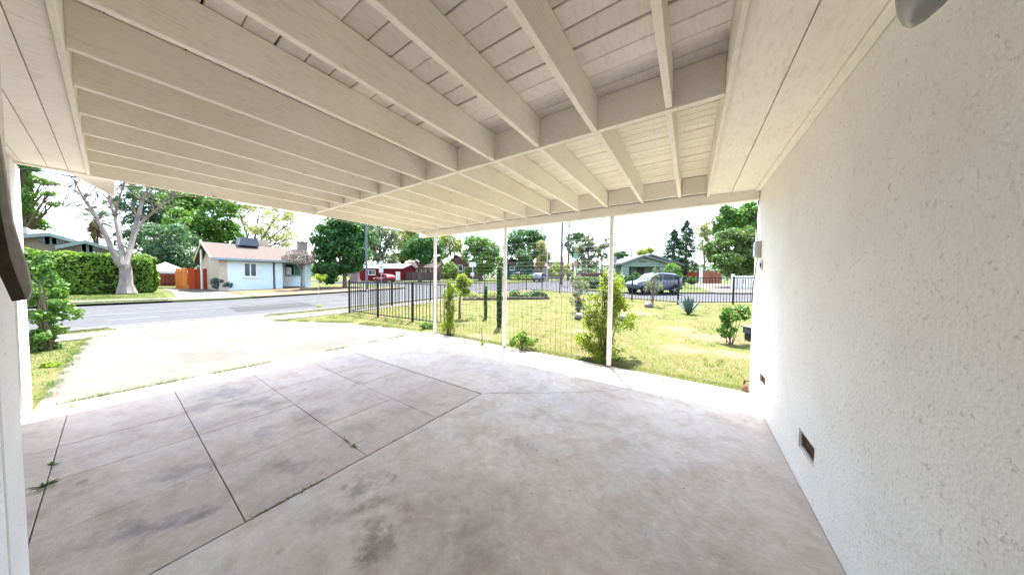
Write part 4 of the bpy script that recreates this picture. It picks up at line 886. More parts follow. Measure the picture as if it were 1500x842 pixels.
mb = MB(); mb.prism([(0, 0), (0, ze), (-hs, zr), (-2 * hs, ze), (-2 * hs, 0)], 'y', 0, .2); mb.build('wall', TANB, bh)
mb = MB(); mb.box(-.2, 0, .2, Ln, 0, ze); mb.build('wall', BLUW, bh)
mb = MB(); mb.box(-1.9, -1.7, Ln, Lt, 0, ze); mb.build('wall', BLUW, bh); mb = MB(); mb.box(-1.7, -.2, Ln - .2, Ln, 0, ze); mb.build('wall', BLUW, bh)
mb = MB(); mb.prism([(-1.7, 0), (-1.7, ze), (-hs, zr), (-2 * hs, ze), (-2 * hs, 0)], 'y', Lt - .2, Lt); mb.build('wall', BLUW, bh)
mb = MB(); gable_roof(mb, (-hs, -.5), (-hs, Lt + .3), hs, ze + .02, zr + .02, .55, .12); mb.build('roof', SHIN, bh)
mb = MB(); mb.box(.47, .56, -.5, Lt + .3, ze - .16, ze + .02); mb.build('gutter', BLUT, bh)
for a, b in (((.5, ze - .06), (-hs, zr + .05)), ((-2 * hs - .5, ze - .06), (-hs, zr + .05))): mb = MB(); mb.bar((a[0], -.53, a[1]), (b[0], -.53, b[1]), .06, .2); mb.build('barge_board', TANB, bh)
mb = MB(); mb.box(-hs - 1.2, -hs + 1.2, -.03, 0, zr - 1.1, zr - .45); mb.build('gable_vent', BLUT, bh)
mb = MB(); mb.box(.002, .03, .02, .5, 0, ze - .02); mb.build('corner_boards', TANB, bh)
wy0, wy1 = Yat(357.5, HX)[0] - y0, Yat(376, HX)[0] - y0
window(bh, (0, (wy0 + wy1) / 2, hz(366, 395, d0 + 1) - zg), wy1 - wy0 - .1, 1.15, (0, 1, 0), (1, 0, 0), TRIMW, glass_mat('blue_glass', (.015, .045, .07)), 1, .12)
pw = Yat(431, HX - 1.7); window(bh, (-1.7, pw[0] - y0, hz(431, 395, pw[1]) - zg), 1.45, 1.15, (0, 1, 0), (1, 0, 0), BLUT, GLASS, 1, .08)
dw = Yat(419.5, HX - 1.7); mb = MB(); mb.box(-1.69, -1.64, dw[0] - y0 - .42, dw[0] - y0 + .42, .25, 2.3); bevel(mb.build('door', TRIMW, bh), .01)
for a, b in ((403.5, 414), (447, 455)):
    ya, yb = Yat(a, HX)[0] - y0, Yat(b, HX)[0] - y0; mb = MB(); mb.box(-.95, 0.06, ya, yb, 0, ze - .01); bevel(mb.build('porch_column', BLUW, bh), .03, 2)
mb = MB(); mb.box(-1.68, .02, Ln + .02, Lt - .02, 0, .24); mb.build('porch_step', KERB, bh); mb = MB(); mb.box(-.3, -.05, Ln, Lt, ze - .28, ze - .012); mb.build('porch_beam', BLUT, bh)
cl_ = Yat(363, HX - hs); mb = MB(); mb.prism([(-.75, 0), (.75, 0), (.62, .8), (-.62, .8)], 'x', -.7, .7); ac = mb.build('roof_cooler', mat('cooler_metal', (.085, .095, .13), (.065, .075, .10), rough=.6), bh, loc=(-hs + .2, cl_[0] - y0, zr + .02))
mb = MB()
for k in range(7): mb.box(.655, .72, -.6 + .02 * k * .5, .6 - .02 * k * .5, .08 + k * .1, .12 + k * .1)
mb.build('cooler_louvre', mat('cooler_louvre', (.11, .12, .15), rough=.6), ac)
ch = Yat(444.5, HX - 3); mb = MB(); mb.box(-3.5, -2.8, ch[0] - y0 - .42, ch[0] - y0 + .42, 2.2, hz(444, 356, ch[1]) - zg); o = mb.build('chimney', mat('chimney_brick', (.22, .20, .185), (.15, .13, .12), scale=12, rough=.95), bh); mb = MB(); mb.box(-3.56, -2.74, ch[0] - y0 - .48, ch[0] - y0 + .48, hz(444, 356, ch[1]) - zg, hz(444, 355, ch[1]) - zg + .02); mb.build('chimney_cap', KERB, o)
ch = Yat(386, HX - 4.6); mb = MB(); mb.box(-4.9, -4.3, ch[0] - y0 - .35, ch[0] - y0 + .35, 3, hz(386, 352, ch[1]) - zg); mb.build('flue_stack', TANB, bh)
mb = MB(); px_ = Yat(298.5, HX - 4)[0] - y0; mb.tube([(-5, px_, 0), (-5, px_, hz(298, 351, d0 + 2.2) - zg)], .08, 8); mb.build('vent_pipe', TRIMW, bh)
bx_, by_ = at(441.5, 24.3); T_('dead_tree', 'grey leafless small tree spreading its dry twigs over the blue house porch roof', 'tree', 441.5, 24.3, .07, 1.7, [(440, 374, 22, 7, .3), (425, 378, 14, 5, .8), (452, 380, 10, 7, .2), (438, 382, 18, 5, -.2)], 2600, .22, TWIGL, 40, aspect=.14, bark=TWIG)
def shrub(name, label, cat, px, D, blobs_px, n, leaf, mt, seed, stems=6, group=None, aspect=.55, **k):
    x, y = at(px, D); z = tz(y) - .03; t = thing(name, label, cat, (x, y, z), group=group); r = random.Random(seed); bl = []
    for (bx, by, rx, ry, dd) in blobs_px:
        X, Y = at(bx, D + dd); s1 = rx / FPX * (D + dd); bl.append((X - x, Y - y, hz(bx, by, D + dd) - z, s1, s1, ry / FPX * (D + dd)))
    P, Nn = crown_pts(bl, n, seed, k.get('sub', 12), k.get('subr', .4), k.get('shell', .3)); P[:, 2] = np.maximum(P[:, 2], .02)
    link('foliage', leaf_mesh('foliage', P, Nn, leaf, leaf * aspect, mt, seed, k.get('jit', .7), k.get('droop', 0)), t)
    mb = MB()
    for i in range(stems):
        b = r.choice(bl); a = Vector((r.uniform(-.06, .06), r.uniform(-.06, .06), 0)); e = Vector((b[0] + r.uniform(-.6, .6) * b[3], b[1] + r.uniform(-.6, .6) * b[4], b[2] + r.uniform(-.2, .8) * b[5])); rr = k.get('sr', .012)
        mb.tube(bez(a, e, (r.uniform(-.1, .1), r.uniform(-.1, .1), 0), 5), [rr * (1 - .14 * j) for j in range(6)], 5, False)
    mb.build('stems', k.get('bark', BARK), t); return t
shrub('shrub', 'blue-green leafy shrub at the corner of the blue house', 'shrub', 325, 24.0, [(325, 414, 12, 9, 0), (317, 418, 7, 6, 0), (333, 417, 6, 6, 0)], 1500, .16, LEAF_BLUE, 41)
shrub('sapling', 'thin staked sapling with a yellow-green top on the far dirt corner', 'sapling', 470, 24.5, [(470, 407, 9, 7, 0), (465, 405, 5, 5, 0)], 500, .16, LEAF_LIME, 42, stems=3)
x_, y_ = at(466.5, 12.5); mk = thing('marker_stake', 'thin pale stake standing in a grass tuft on the parkway', 'stake', (x_, y_, tz(y_) - .03)); mb = MB(); mb.tube([(0, 0, 0), (.01, 0, 1.05)], .012, 6); mb.build('stake', GALV, mk)
P = np.random.default_rng(3).normal(0, .07, (120, 3)); P[:, 2] = abs(P[:, 2]) + .02; link('grass_tuft', leaf_mesh('grass_tuft', P, np.tile([0, 0, .3], (120, 1)), .12, .015, LEAF_LIME, 3, 1), mk)

# ------------------------------------------------------------------ beyond the crossing
# street light pole and road signs
x_, y_, z_ = foot(537, 23.6, -.02); sl = thing('street_light', 'tall grey metal street light pole at the crossing corner', 'street light', (x_, y_, z_)); POLE = mat('pole_metal', (.085, .09, .13), (.07, .075, .10), rough=.5, metal=.3)
mb = MB(); mb.tube([(0, 0, 0), (0, 0, 8.6)], (.105, .07), 12); mb.build('pole', POLE, sl, True); mb = MB(); mb.lathe([(.2, 0), (.2, .04), (.13, .08)], (0, 0, 0), 12); mb.build('base_flange', POLE, sl)
mb = MB(); mb.tube([(0, 0, 8.5), (.5, .2, 8.85), (1.6, .7, 8.95)], .05, 8); mb.build('arm', POLE, sl); mb = MB(); mb.box(1.5, 2.1, .68, .9, 8.88, 9.0, .4); bevel(mb.build('lamp_head', GALV, sl), .03, 2)
SIGNW = mat('sign_white', (.50, .51, .52), rough=.5); SIGNR = mat('sign_red', (.30, .012, .010), rough=.5); SIGNG = mat('sign_green', (.02, .26, .17), rough=.5)
def facing(o): o.rotation_euler.z = math.atan2(-FW[0], FW[1])       # local -y looks back towards the carport
x_, y_, z_ = foot(558.5, 38); sg = thing('road_sign', 'white road sign with a pointed plate over a square plate, left of the first post', 'road sign', (x_, y_, z_)); k = 38 / FPX; facing(sg)
Z = lambda py: hz(558.5, py, 38) - z_
mb = MB(); mb.tube([(0, 0, 0), (0, 0, Z(383))], .035, 8); mb.build('sign_post', GALV, sg)
mb = MB(); mb.prism([(-3.6 * k, Z(389)), (3.6 * k, Z(389)), (3.6 * k, Z(384.5)), (0, Z(381.5)), (-3.6 * k, Z(384.5))], 'y', -.045, -.037); mb.build('sign_plate', SIGNW, sg)
mb = MB(); mb.box(-3.2 * k, 3.2 * k, -.045, -.037, Z(399.5), Z(391)); mb.build('sign_plate', SIGNW, sg); mb = MB(); mb.box(-3.3 * k, 3.3 * k, -.052, -.046, Z(391.2), Z(390.0)); mb.build('sign_band', mat('sign_dark', (.05, .06, .06), rough=.5), sg)
x_, y_, z_ = foot(692.5, 33); sg = thing('road_sign', 'white double sign board on a short post before the brown gabled house', 'road sign', (x_, y_, z_)); k = 33 / FPX; facing(sg); Z = lambda py: hz(692, py, 33) - z_
mb = MB(); mb.tube([(0, 0, 0), (0, 0, Z(384))], .05, 8); mb.build('sign_post', SIGNW, sg)
mb = MB(); mb.box(-5.6 * k, 0, -.07, -.055, Z(391), Z(384)); mb.build('sign_plate', SIGNW, sg); mb = MB(); mb.prism([(0.003, Z(391)), (4 * k, Z(391)), (5.6 * k, Z(388)), (4 * k, Z(384)), (.003, Z(384))], 'y', -.09, -.075); mb.build('sign_plate', SIGNW, sg)
mb = MB(); mb.box(-3 * k, 2 * k, -.07, -.055, Z(404), Z(399)); mb.build('sign_plate', SIGNW, sg)
x_, y_, z_ = foot(841.5, 31); sg = thing('stop_sign', 'red stop sign under a green street name plate at the crossing', 'stop sign', (x_, y_, z_)); k = 31 / FPX; facing(sg); sg.rotation_euler.z += .75; Z = lambda py: hz(841.5, py, 31) - z_
mb = MB(); mb.tube([(0, 0, 0), (0, 0, Z(373))], .04, 8); mb.build('sign_post', GALV, sg)
r_ = .38; mb = MB(); mb.prism([(r_ * math.cos(PI / 8 + i * PI / 4), Z(386) + r_ * math.sin(PI / 8 + i * PI / 4)) for i in range(8)], 'y', -.056, -.046); mb.build('sign_border', SIGNW, sg)
r_ = .35; mb = MB(); mb.prism([(r_ * math.cos(PI / 8 + i * PI / 4), Z(386) + r_ * math.sin(PI / 8 + i * PI / 4)) for i in range(8)], 'y', -.066, -.057); mb.build('sign_plate', SIGNR, sg)
tcv = bpy.data.curves.new('lettering', 'FONT'); tcv.body = 'STOP'; tcv.size = .30; tcv.align_x = 'CENTER'; tcv.align_y = 'CENTER'; tcv.extrude = .002; tcv.materials.append(SIGNW)
tmp = bpy.data.objects.new('lettering', tcv); COL.objects.link(tmp); tme = bpy.data.meshes.new_from_object(tmp.evaluated_get(bpy.context.evaluated_depsgraph_get())); bpy.data.objects.remove(tmp); tme.materials.clear(); tme.materials.append(SIGNW)
to = link('lettering', tme, sg, (0, -.07, Z(386))); to.rotation_euler = (PI / 2, 0, 0)
mb = MB(); mb.prism([(-4.6 * k, Z(379)), (4.6 * k, Z(379)), (4.6 * k, Z(375)), (3 * k, Z(373)), (-3 * k, Z(373)), (-4.6 * k, Z(375))], 'y', -.05, -.042); o = mb.build('street_name_plate', SIGNG, sg)
for zz_ in (Z(395), Z(401)): mb = MB(); mb.box(-2.4 * k, 2.4 * k, -.055, -.047, zz_ - .2, zz_ + .2); mb.build('small_plate', SIGNW, sg)
# poles and wires
WOODP = mat('pole_wood', (.12, .085, .065), (.075, .055, .045), scale=6, rough=.9, stretch=(1, 1, .1))
def upole(label, px, D, py_top, r_, arm=None, mt=None, cat='utility pole'):
    x, y, z = foot(px, D); t = thing('utility_pole', label, cat, (x, y, z)); h_ = (hz(px, py_top, D) if py_top else 13 + z) - z
    mb = MB(); mb.tube([(0, 0, 0), (0, 0, h_)], (r_ * 1.15, r_ * .8), 10); mb.build('pole', mt or WOODP, t, True)
    for a in (arm or []):
        mb = MB(); mb.bar((-.95 * RT[0], -.95 * RT[1], h_ - a), (.95 * RT[0], .95 * RT[1], h_ - a), .1, .12); c = mb.build('cross_arm', mt or WOODP, t)
        for s_ in (-.85, -.3, .3, .85): mb = MB(); mb.lathe([(.035, 0), (.05, .06), (.03, .12)], (s_ * RT[0], s_ * RT[1], h_ - a + .06), 8); mb.build('insulator', GALV, c)
    return t, Vector((x, y, z + h_))
p1 = upole('straight brown wooden utility pole nearest the crossing', 822, 36, None, .16, [.4]); p2 = upole('brown wooden utility pole just right of the nearest one', 832, 62, 322, .24, [.5, 1.6])
p3 = upole('distant dark utility pole with one cross arm', 861, 78, 324, .24, [.6, 1.5]); p4 = upole('slim grey metal pole left of the wooden poles', 801, 33, 352, .05, None, GALV)
p5 = upole('utility pole with a drum transformer beyond the green bungalow', 924, 58, 355, .16, [.3]); mb = MB(); mb.lathe([(.26, 0), (.28, .1), (.28, .75), (.2, .82)], (.3, 0, 2.2), 12); mb.build('transformer', GALV, p5[0], True)
def wire(label, a, b, sag, off):
    a, b = Vector(a), Vector(b); mb = MB(); L = bez(Vector((0, 0, 0)), b - a, (0, 0, -sag), 12); mb.tube(L, .022, 4, False); o = mb.build('power_line', BLACK, None, loc=a); tag(o, label, 'power line', 'power lines strung between poles')
for i, dz in enumerate((.5, 1.7)):
    wire(f'{"upper" if i == 0 else "lower"} power line running between the two nearest wooden poles', p1[1] + Vector((0, 0, -.3 - dz * .3)), p2[1] + Vector((0, 0, -dz + .2)), .6, 0)
    wire(f'{"upper" if i == 0 else "lower"} power line between the distant dark pole and the transformer pole', p3[1] + Vector((0, 0, -dz)), p5[1] + Vector((0, 0, -.2 - dz * .3)), .8, 0)
far_l = (*at(60, 62), 11.0)
wire('power line crossing the sky behind the bare pale tree', far_l, (*at(470, 75), 14.5), 1.2, 0)

# red building, brown houses, fence and far houses; each faces the crossing
def small_house(name, label, D, px0, px1, py_eave, py_ridge, wall, roof, wins=(), doors=(), ridge_px=None, front_gable=False, depth=6.0, over=.35, rz=None, extra_z=0.0):
    xa, ya = at(px0, D); z = tz(ya) - .05; wd = (px1 - px0) / FPX * D; t = thing(name, label, 'house', (xa, ya, z), YAW if rz is None else rz)
    ze_ = hz((px0 + px1) / 2, py_eave, D) - z; zr_ = hz((px0 + px1) / 2, py_ridge, D) - z
    if front_gable:
        mid = wd / 2 if ridge_px is None else (ridge_px - px0) / FPX * D
        mb = MB(); mb.prism([(0, 0), (wd, 0), (wd, ze_), (mid, zr_), (0, ze_)], 'y', 0, depth); mb.build('wall', wall, t)
        mb = MB()
        for (a, b) in (((-over, ze_ - over * (zr_ - ze_) / mid), (mid, zr_)), ((mid, zr_), (wd + over, ze_ - over * (zr_ - ze_) / (wd - mid)))):
            mb.prism([(a[0], a[1] + .004), (b[0], b[1] + .004), (b[0], b[1] + .16), (a[0], a[1] + .16)], 'y', -over, depth + over)
        mb.build('roof', roof, t)
    else:
        mb = MB(); mb.box(0, wd, 0, depth, 0, ze_); mb.build('wall', wall, t); mb = MB()
        hd = depth / 2
        for a, b in (((-over, ze_ - over * (zr_ - ze_) / hd), (hd, zr_)), ((hd, zr_), (depth + over, ze_ - over * (zr_ - ze_) / hd))): mb.prism([(a[0], a[1] + .004), (b[0], b[1] + .004), (b[0], b[1] + .14), (a[0], a[1] + .14)], 'x', -over, wd + over)
        mb.build('roof', roof, t); mb = MB(); mb.prism([(0.05, ze_ + .001), (depth - .05, ze_ + .001), (hd, zr_ - .02)], 'x', .05, wd - .05); mb.build('gable_wall', wall, t)
    for (px, py, w_, h_, mu, fr) in wins: window(t, ((px - px0) / FPX * D, 0, hz(px, py, D) - z), w_, h_, (1, 0, 0), (0, -1, 0), fr, GLASS, mu, .1, True)
    for (px, w_, h_, mt) in doors: mb = MB(); u = (px - px0) / FPX * D; mb.box(u - w_ / 2, u + w_ / 2, -.05, -.003, .1, h_); o = mb.build('door', mt, t); mb = MB(); mb.box(u + w_ * .32, u + w_ * .4, -.09, -.051, h_ * .45, h_ * .5); mb.build('handle', GALV, o)
    return t
MARO = mat('maroon_wall', (.13, .010, .014), (.09, .008, .010), rough=.8); WROOF = mat('white_roof', (.28, .27, .27), (.22, .21, .21), rough=.8); PEACH = mat('peach_wall', (.22, .13, .09), (.17, .10, .075), rough=.85); GBRN = mat('brown_roof', (.05, .032, .03), (.035, .025, .023), scale=7, rough=.95); BRWN = mat('brown_brick_wall', (.10, .045, .04), (.065, .032, .03), scale=8, rough=.9); PURF = mat('weathered_board', (.11, .078, .085), (.075, .055, .06), scale=5, rough=.9, rand=.2, stretch=(1, 1, .2))
small_house('red_building', 'maroon building with a low white roof behind the red car', 54, 527, 588, 393, 386, MARO, WROOF, wins=[(545, 399, 1.2, .8, 1, TRIMW)], doors=[(583, .9, 2.0, TRIMW)], depth=9)
car('red hatchback parked before the maroon building', 'car', foot(563, 49, -.10), YAW + PI - .45, carpaint('red_paint', (.22, .008, .012), .1), 4.1, 1.75, 1.5, 'sedan')
small_house('cottage', 'peach cottage with white-framed windows behind the weathered board fence', 62, 592, 640, 392, 383, PEACH, GBRN, wins=[(597, 396, .8, 1.2, 0, TRIMW), (606, 396, 1.0, 1.3, 0, TRIMW), (614.5, 396, .8, 1.2, 0, TRIMW), (627, 396, .9, 1.2, 0, TRIMW)], depth=8, ridge_px=600)
fx, fy = at(590.5, 56); t = thing('board_fence', 'weathered purple-grey board fence in front of the peach cottage', 'fence', (fx, fy, tz(fy) - .05)); e_ = at(645, 56); planks(t, (0, 0), (e_[0] - fx, e_[1] - fy), 1.85, PURF, .20)
small_house('gabled_house', 'brown gabled house with a dark roof beyond the first carport post', 64, 652, 694, 392, 374, BRWN, GBRN, wins=[(674, 393, 1.0, 1.3, 0, TRIMW), (683, 395, .8, 1.1, 0, TRIMW)], doors=[(690, 1.0, 2.1, GBRN)], front_gable=True, ridge_px=668, depth=9)
shrub('round_hedge', 'clipped rounded evergreen bush in front of the brown gabled house', 'bush', 659.5, 56, [(659.5, 396, 12.5, 12, 0), (659.5, 402, 12.5, 9, 0), (657, 390, 8, 7, .2)], 5200, .26, LEAF_HEDGE, 44, sub=40, subr=.3, shell=.8)
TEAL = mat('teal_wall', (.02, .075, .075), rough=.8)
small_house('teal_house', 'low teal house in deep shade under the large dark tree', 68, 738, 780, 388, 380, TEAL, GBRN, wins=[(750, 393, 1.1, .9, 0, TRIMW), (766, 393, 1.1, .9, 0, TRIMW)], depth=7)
car('dark blue van parked in front of the teal house', 'van', foot(764, 62, -.02), YAW, carpaint('navy_paint', (.012, .018, .05)), 4.7, 1.9, 1.8, 'suv')
small_house('white_house', 'white house with a pinkish awning beyond the white hatchback', 76, 774, 800, 390, 383, mat('far_white_wall', (.30, .25, .25), rough=.8), mat('pink_roof', (.16, .085, .08), rough=.9), wins=[(780, 393, 1.0, 1.0, 0, TRIMW), (793, 394, 1.2, 1.0, 1, TRIMW)], doors=[(786.5, 1.0, 2.0, GBRN)], depth=8)
small_house('grey_roof_house', 'pale house with a big hazy grey roof behind the wooden poles', 100, 800, 826, 384, 373, mat('haze_wall', (.16, .16, .17), rough=.9), mat('haze_roof', (.17, .165, .17), rough=.9), wins=[(806, 390, 1.4, 1.3, 1, TRIMW), (818, 390, 1.4, 1.3, 1, TRIMW)], depth=10)
hx, hy = at(766, 57); hedge('hedge', 'low clipped hedge in front of the dark blue van', 'hedge', (-3.1, 3.1, -.6, .6, 1.15), 3600, .22, LEAF_MID, 45, (hx, hy, tz(hy) - .05))
shrub('flower_bed', 'low yellow flowering ground cover along the far kerb', 'flower bed', 760, 50, [(752, 407, 7, 2, 0), (766, 407, 7, 2, 0), (774, 407, 5, 2, 0)], 700, .25, LEAF_YEL, 46)
car('silver-grey hatchback parked at the far kerb beyond the crossing', 'car', foot(792, 50, -.10), math.radians(97), carpaint('silver_paint', (.20, .22, .27)), 4.2, 1.8, 1.62, 'suv')
for i, (px, D, b, mt, lb) in enumerate(((808, 46, [(806, 395, 5, 6, 0), (811, 402, 6, 5, 0)], LEAF_PALE, 'pale olive bush right of the silver-grey car'), (816, 52, [(816, 390, 8, 9, 0), (815, 400, 9, 6, 0)], LEAF_YEL, 'yellow-green bush left of the nearest wooden pole'), (831, 54, [(829, 392, 7, 8, 0), (834, 400, 8, 6, 0)], LEAF_PALE, 'pale olive bush right of the nearest wooden pole'))):
    shrub('bush', lb, 'bush', px, D, b, 800, .28, mt, 50 + i)
hx, hy = at(862, 40); hedge('hedge', 'long low green hedge behind the stop sign', 'hedge', (-2.6, 2.6, -.5, .5, 1.0), 2600, .2, LEAF_HEDGE, 47, (hx, hy, tz(hy) - .05))
bw_x, bw_y = at(866, 46); bw = thing('garden_wall', 'low brownish brick wall behind the long low hedge', 'wall', (bw_x, bw_y, tz(bw_y) - .05), YAW); mb = MB(); mb.box(-2.6, 2.6, -.12, .12, 0, 1.55); mb.build('wall', mat('old_brick', (.11, .07, .06), (.07, .05, .045), scale=14, rough=.95, bump=.5), bw); mb = MB(); mb.box(-2.7, 2.7, -.17, .17, 1.552, 1.64); mb.build('coping', KERB, bw)
hx, hy = at(876, 27); hedge('hedge', 'dark clipped hedge behind the big yellow-green shrub', 'hedge', (-.9, .9, -.45, .45, .95), 1800, .15, LEAF_DARK, 48, (hx, hy, tz(hy) - .05))
bx2, by2 = at(519.5, 46); tree('shade_tree', 'tall tree with a thick pinkish-grey trunk left of the street light', 'tree', (bx2, by2, tz(by2)), .75, 5.0, [(0, 0, 9, 3.4, 3.2, 2.6), (1.5, 1.4, 7.4, 2.4, 2.4, 1.6), (-1.6, -.6, 7.8, 2.2, 2.2, 2)], 4200, .42, LEAF_FOL2, seed=60, bark=mat('pink_bark', (.17, .12, .12), (.12, .085, .085), rough=.9, bump=.5, bscale=10))

# green bungalow, hatchback, fences on the right
GRNW = mat('pale_green_wall', (.17, .225, .19), (.145, .195, .165), rough=.85, scale=2); GREYR = mat('grey_shingle', (.13, .135, .145), (.10, .105, .115), scale=9, rough=.95, bump=.4, bscale=14)
Dg = 32.5; gx, gy = at(911, Dg); gz = tz(gy) - .05; gb = thing('green_bungalow', 'pale green bungalow with grey gables and a shaded front porch behind the hatchback', 'house', (gx, gy, gz), YAW); U = lambda px: (px - 911) / FPX * Dg; Zg = lambda py: hz(950, py, Dg) - gz
w1, rp = U(975), U(940)
# porch: front gable with an opening between two piers
mb = MB(); mb.prism([(0, Zg(391)), (w1, Zg(390)), (w1, Zg(385.5)), (rp, Zg(377)), (0, Zg(386.5))], 'y', 0, .3); mb.build('gable_wall', GRNW, gb)
for a, b in ((0, U(921)), (U(966), w1)): mb = MB(); mb.box(a, b, 0, .45, 0, Zg(391) - .003); bevel(mb.build('porch_pier', GRNW, gb), .03)
mb = MB(); mb.box(.3, w1 - .3, .02, .25, 0, Zg(411)); mb.build('porch_rail_wall', GRNW, gb)
mb = MB(); mb.box(0, U(1008), 2.2, 2.4, 0, Zg(386)); mb.build('wall', GRNW, gb)
mb = MB(); mb.box(U(1008) - .2, U(1008), 2.4, 11, 0, Zg(386)); mb.build('wall', GRNW, gb)
mb = MB(); mb.prism([(U(955), Zg(386)), (U(1008), Zg(386)), (U(966), Zg(372.5))], 'y', 2.25, 2.4); mb.build('gable_wall', GRNW, gb)
mb = MB()
for a, b in (((U(907.5), Zg(388.5)), (rp, Zg(376.5))), ((rp, Zg(376.5)), (U(979), Zg(387)))): mb.prism([(a[0], a[1]), (b[0], b[1]), (b[0], b[1] + .22), (a[0], a[1] + .22)], 'y', -.5, 2.19)
mb.build('porch_roof', GREYR, gb); mb = MB()
for a, b in (((U(930), Zg(386.0)), (U(963), Zg(372))), ((U(963), Zg(372)), (U(1014), Zg(388)))): mb.prism([(a[0], a[1]), (b[0], b[1]), (b[0], b[1] + .22), (a[0], a[1] + .22)], 'y', 1.6, 11.3)
mb.build('roof', GREYR, gb)
mb = MB(); mb.box(rp - .45, rp + .45, -.03, -.002, Zg(384.5), Zg(382)); mb.build('gable_vent', mat('vent_wood', (.12, .10, .08), rough=.8), gb)
window(gb, (U(930), 2.2, Zg(396)), .95, 1.2, (1, 0, 0), (0, -1, 0), GRNW, GLASS, 0, .08); window(gb, (U(990), 2.2, Zg(398)), 1.0, 1.1, (1, 0, 0), (0, -1, 0), TRIMW, GLASS, 1, .08)
mb = MB(); mb.box(U(945), U(956), 2.14, 2.196, .2, Zg(391.5)); mb.build('door', mat('dark_door', (.03, .022, .022), rough=.6), gb)
mb = MB(); mb.box(U(920) , U(926), 5, 5.6, 2.5, Zg(371)); o = mb.build('chimney', mat('white_chimney', (.2, .2, .2), rough=.9), gb)
shrub('shrub', 'rounded green shrub against the side of the green bungalow', 'shrub', 985, 29, [(984, 394, 11, 9, 0), (978, 401, 9, 7, -.4), (992, 403, 7, 6, 0)], 2600, .15, LEAF_MID, 61, stems=4)
shrub('shrub', 'dark shrub below the green bungalow porch window', 'shrub', 930, 30, [(930, 405, 12, 6, 0), (918, 409, 7, 5, 0)], 1500, .18, LEAF_DARK, 62, stems=4)
shrub('shrub', 'dark low shrub in front of the red plank gate', 'shrub', 1007, 28, [(1010, 412, 12, 6, 0), (1000, 414, 6, 5, 0)], 1500, .16, LEAF_DARK, 63, stems=4)
sx_, sy_, sz_ = foot(957, 21.0, -.10); car('grey-blue hatchback parked along the kerb before the green bungalow', 'car', (sx_, sy_, sz_), YAW + PI + .10, carpaint('blue_grey_paint', (.055, .065, .11), .5), 3.75, 1.8, 1.66, 'suv')
PINKW = mat('pinkish_board', (.22, .085, .055), (.17, .065, .045), scale=4, rough=.8, rand=.15, stretch=(1, 1, .2))
fx, fy = at(1029, 40); t = thing('board_gate', 'salmon red plank driveway gate under the big maple', 'gate', (fx, fy, tz(fy) - .03)); e_ = at(1056, 40); planks(t, (0, 0), (e_[0] - fx, e_[1] - fy), 1.85, PINKW, .20)
fx, fy = at(1006, 41); t = thing('board_fence', 'darker red board fence left of the white gate post', 'fence', (fx, fy, tz(fy) - .03)); e_ = at(1023, 41); planks(t, (0, 0), (e_[0] - fx, e_[1] - fy), 1.8, DREDW, .18)
gx_, gy_, gz_ = foot(1026, 39.6, -.03); gp = thing('gate_post', 'white square post between the red fence and the plank gate', 'gate post', (gx_, gy_, gz_)); mb = MB(); mb.box(-.2, .2, -.2, .2, 0, 2.3); mb.build('post', TRIMW, gp); mb = MB(); mb.box(-.26, .26, -.26, .26, 2.302, 2.4); mb.build('post_cap', TRIMW, gp)
fx, fy = at(1073, 26.2); t = thing('picket_fence', 'white picket fence under the flowering maple', 'fence', (fx, fy, tz(fy) - .03)); e_ = at(1128, 26.2); planks(t, (0, 0), (e_[0] - fx, e_[1] - fy), 1.35, TRIMW, .11, 'picket', .06, .02, 0, .08)
mb = MB(); mb.box(-.12, .12, -.12, .12, 0, 1.5); mb.build('fence_post', TRIMW, t)

# ------------------------------------------------------------------ plants of the yard
shrub('shrub', 'big airy yellow-green shrub climbing the carport post nearest the stucco wall', 'shrub', 888, 4.95, [(884, 520, 34, 16, 0), (872, 498, 30, 24, 0), (884, 470, 32, 26, .1), (898, 445, 24, 26, .15), (902, 420, 16, 26, .1), (915, 470, 22, 18, .2), (865, 460, 14, 20, .1), (886, 405, 10, 14, .1), (870, 440, 12, 14, .1), (910, 445, 14, 16, .1), (893, 425, 20, 20, .1)], 9000, .046, LEAF_LIME, 70, stems=26, sr=.009, sub=20, subr=.34)
shrub('shrub', 'tall narrow grassy yellow-green shrub on the wire by the first post', 'shrub', 657, 6.95, [(657, 478, 14, 12, 0), (660, 455, 10, 18, 0), (664, 432, 10, 16, 0), (660, 418, 7, 10, 0), (654, 440, 8, 18, 0)], 2600, .085, LEAF_LIME, 71, stems=14, sr=.007, aspect=.22, subr=.42)
shrub('shrub', 'low bright green shrub at the foot of the middle carport post', 'shrub', 766, 5.5, [(762, 500, 14, 9, 0), (778, 501, 12, 8, .05), (752, 503, 8, 7, 0), (768, 492, 8, 8, 0)], 1500, .05, LEAF_HEDGE, 72, stems=16, sr=.005, aspect=.4)
shrub('shrub', 'small grassy green tuft left of the first carport post', 'shrub', 623, 7.7, [(622, 476, 9, 5, 0), (630, 477, 6, 4, 0)], 700, .09, LEAF_MID, 73, stems=8, sr=.004, aspect=.15)
T_('young_tree', 'young tree with a lime green top and dark trunk inside the fence', 'tree', 674, 9.4, .045, .95, [(676, 410, 9, 9, 0), (670, 420, 8, 8, .1), (684, 414, 9, 7, 0), (680, 428, 8, 8, -.1)], 1300, .085, LEAF_LIME, 74, subr=.4)
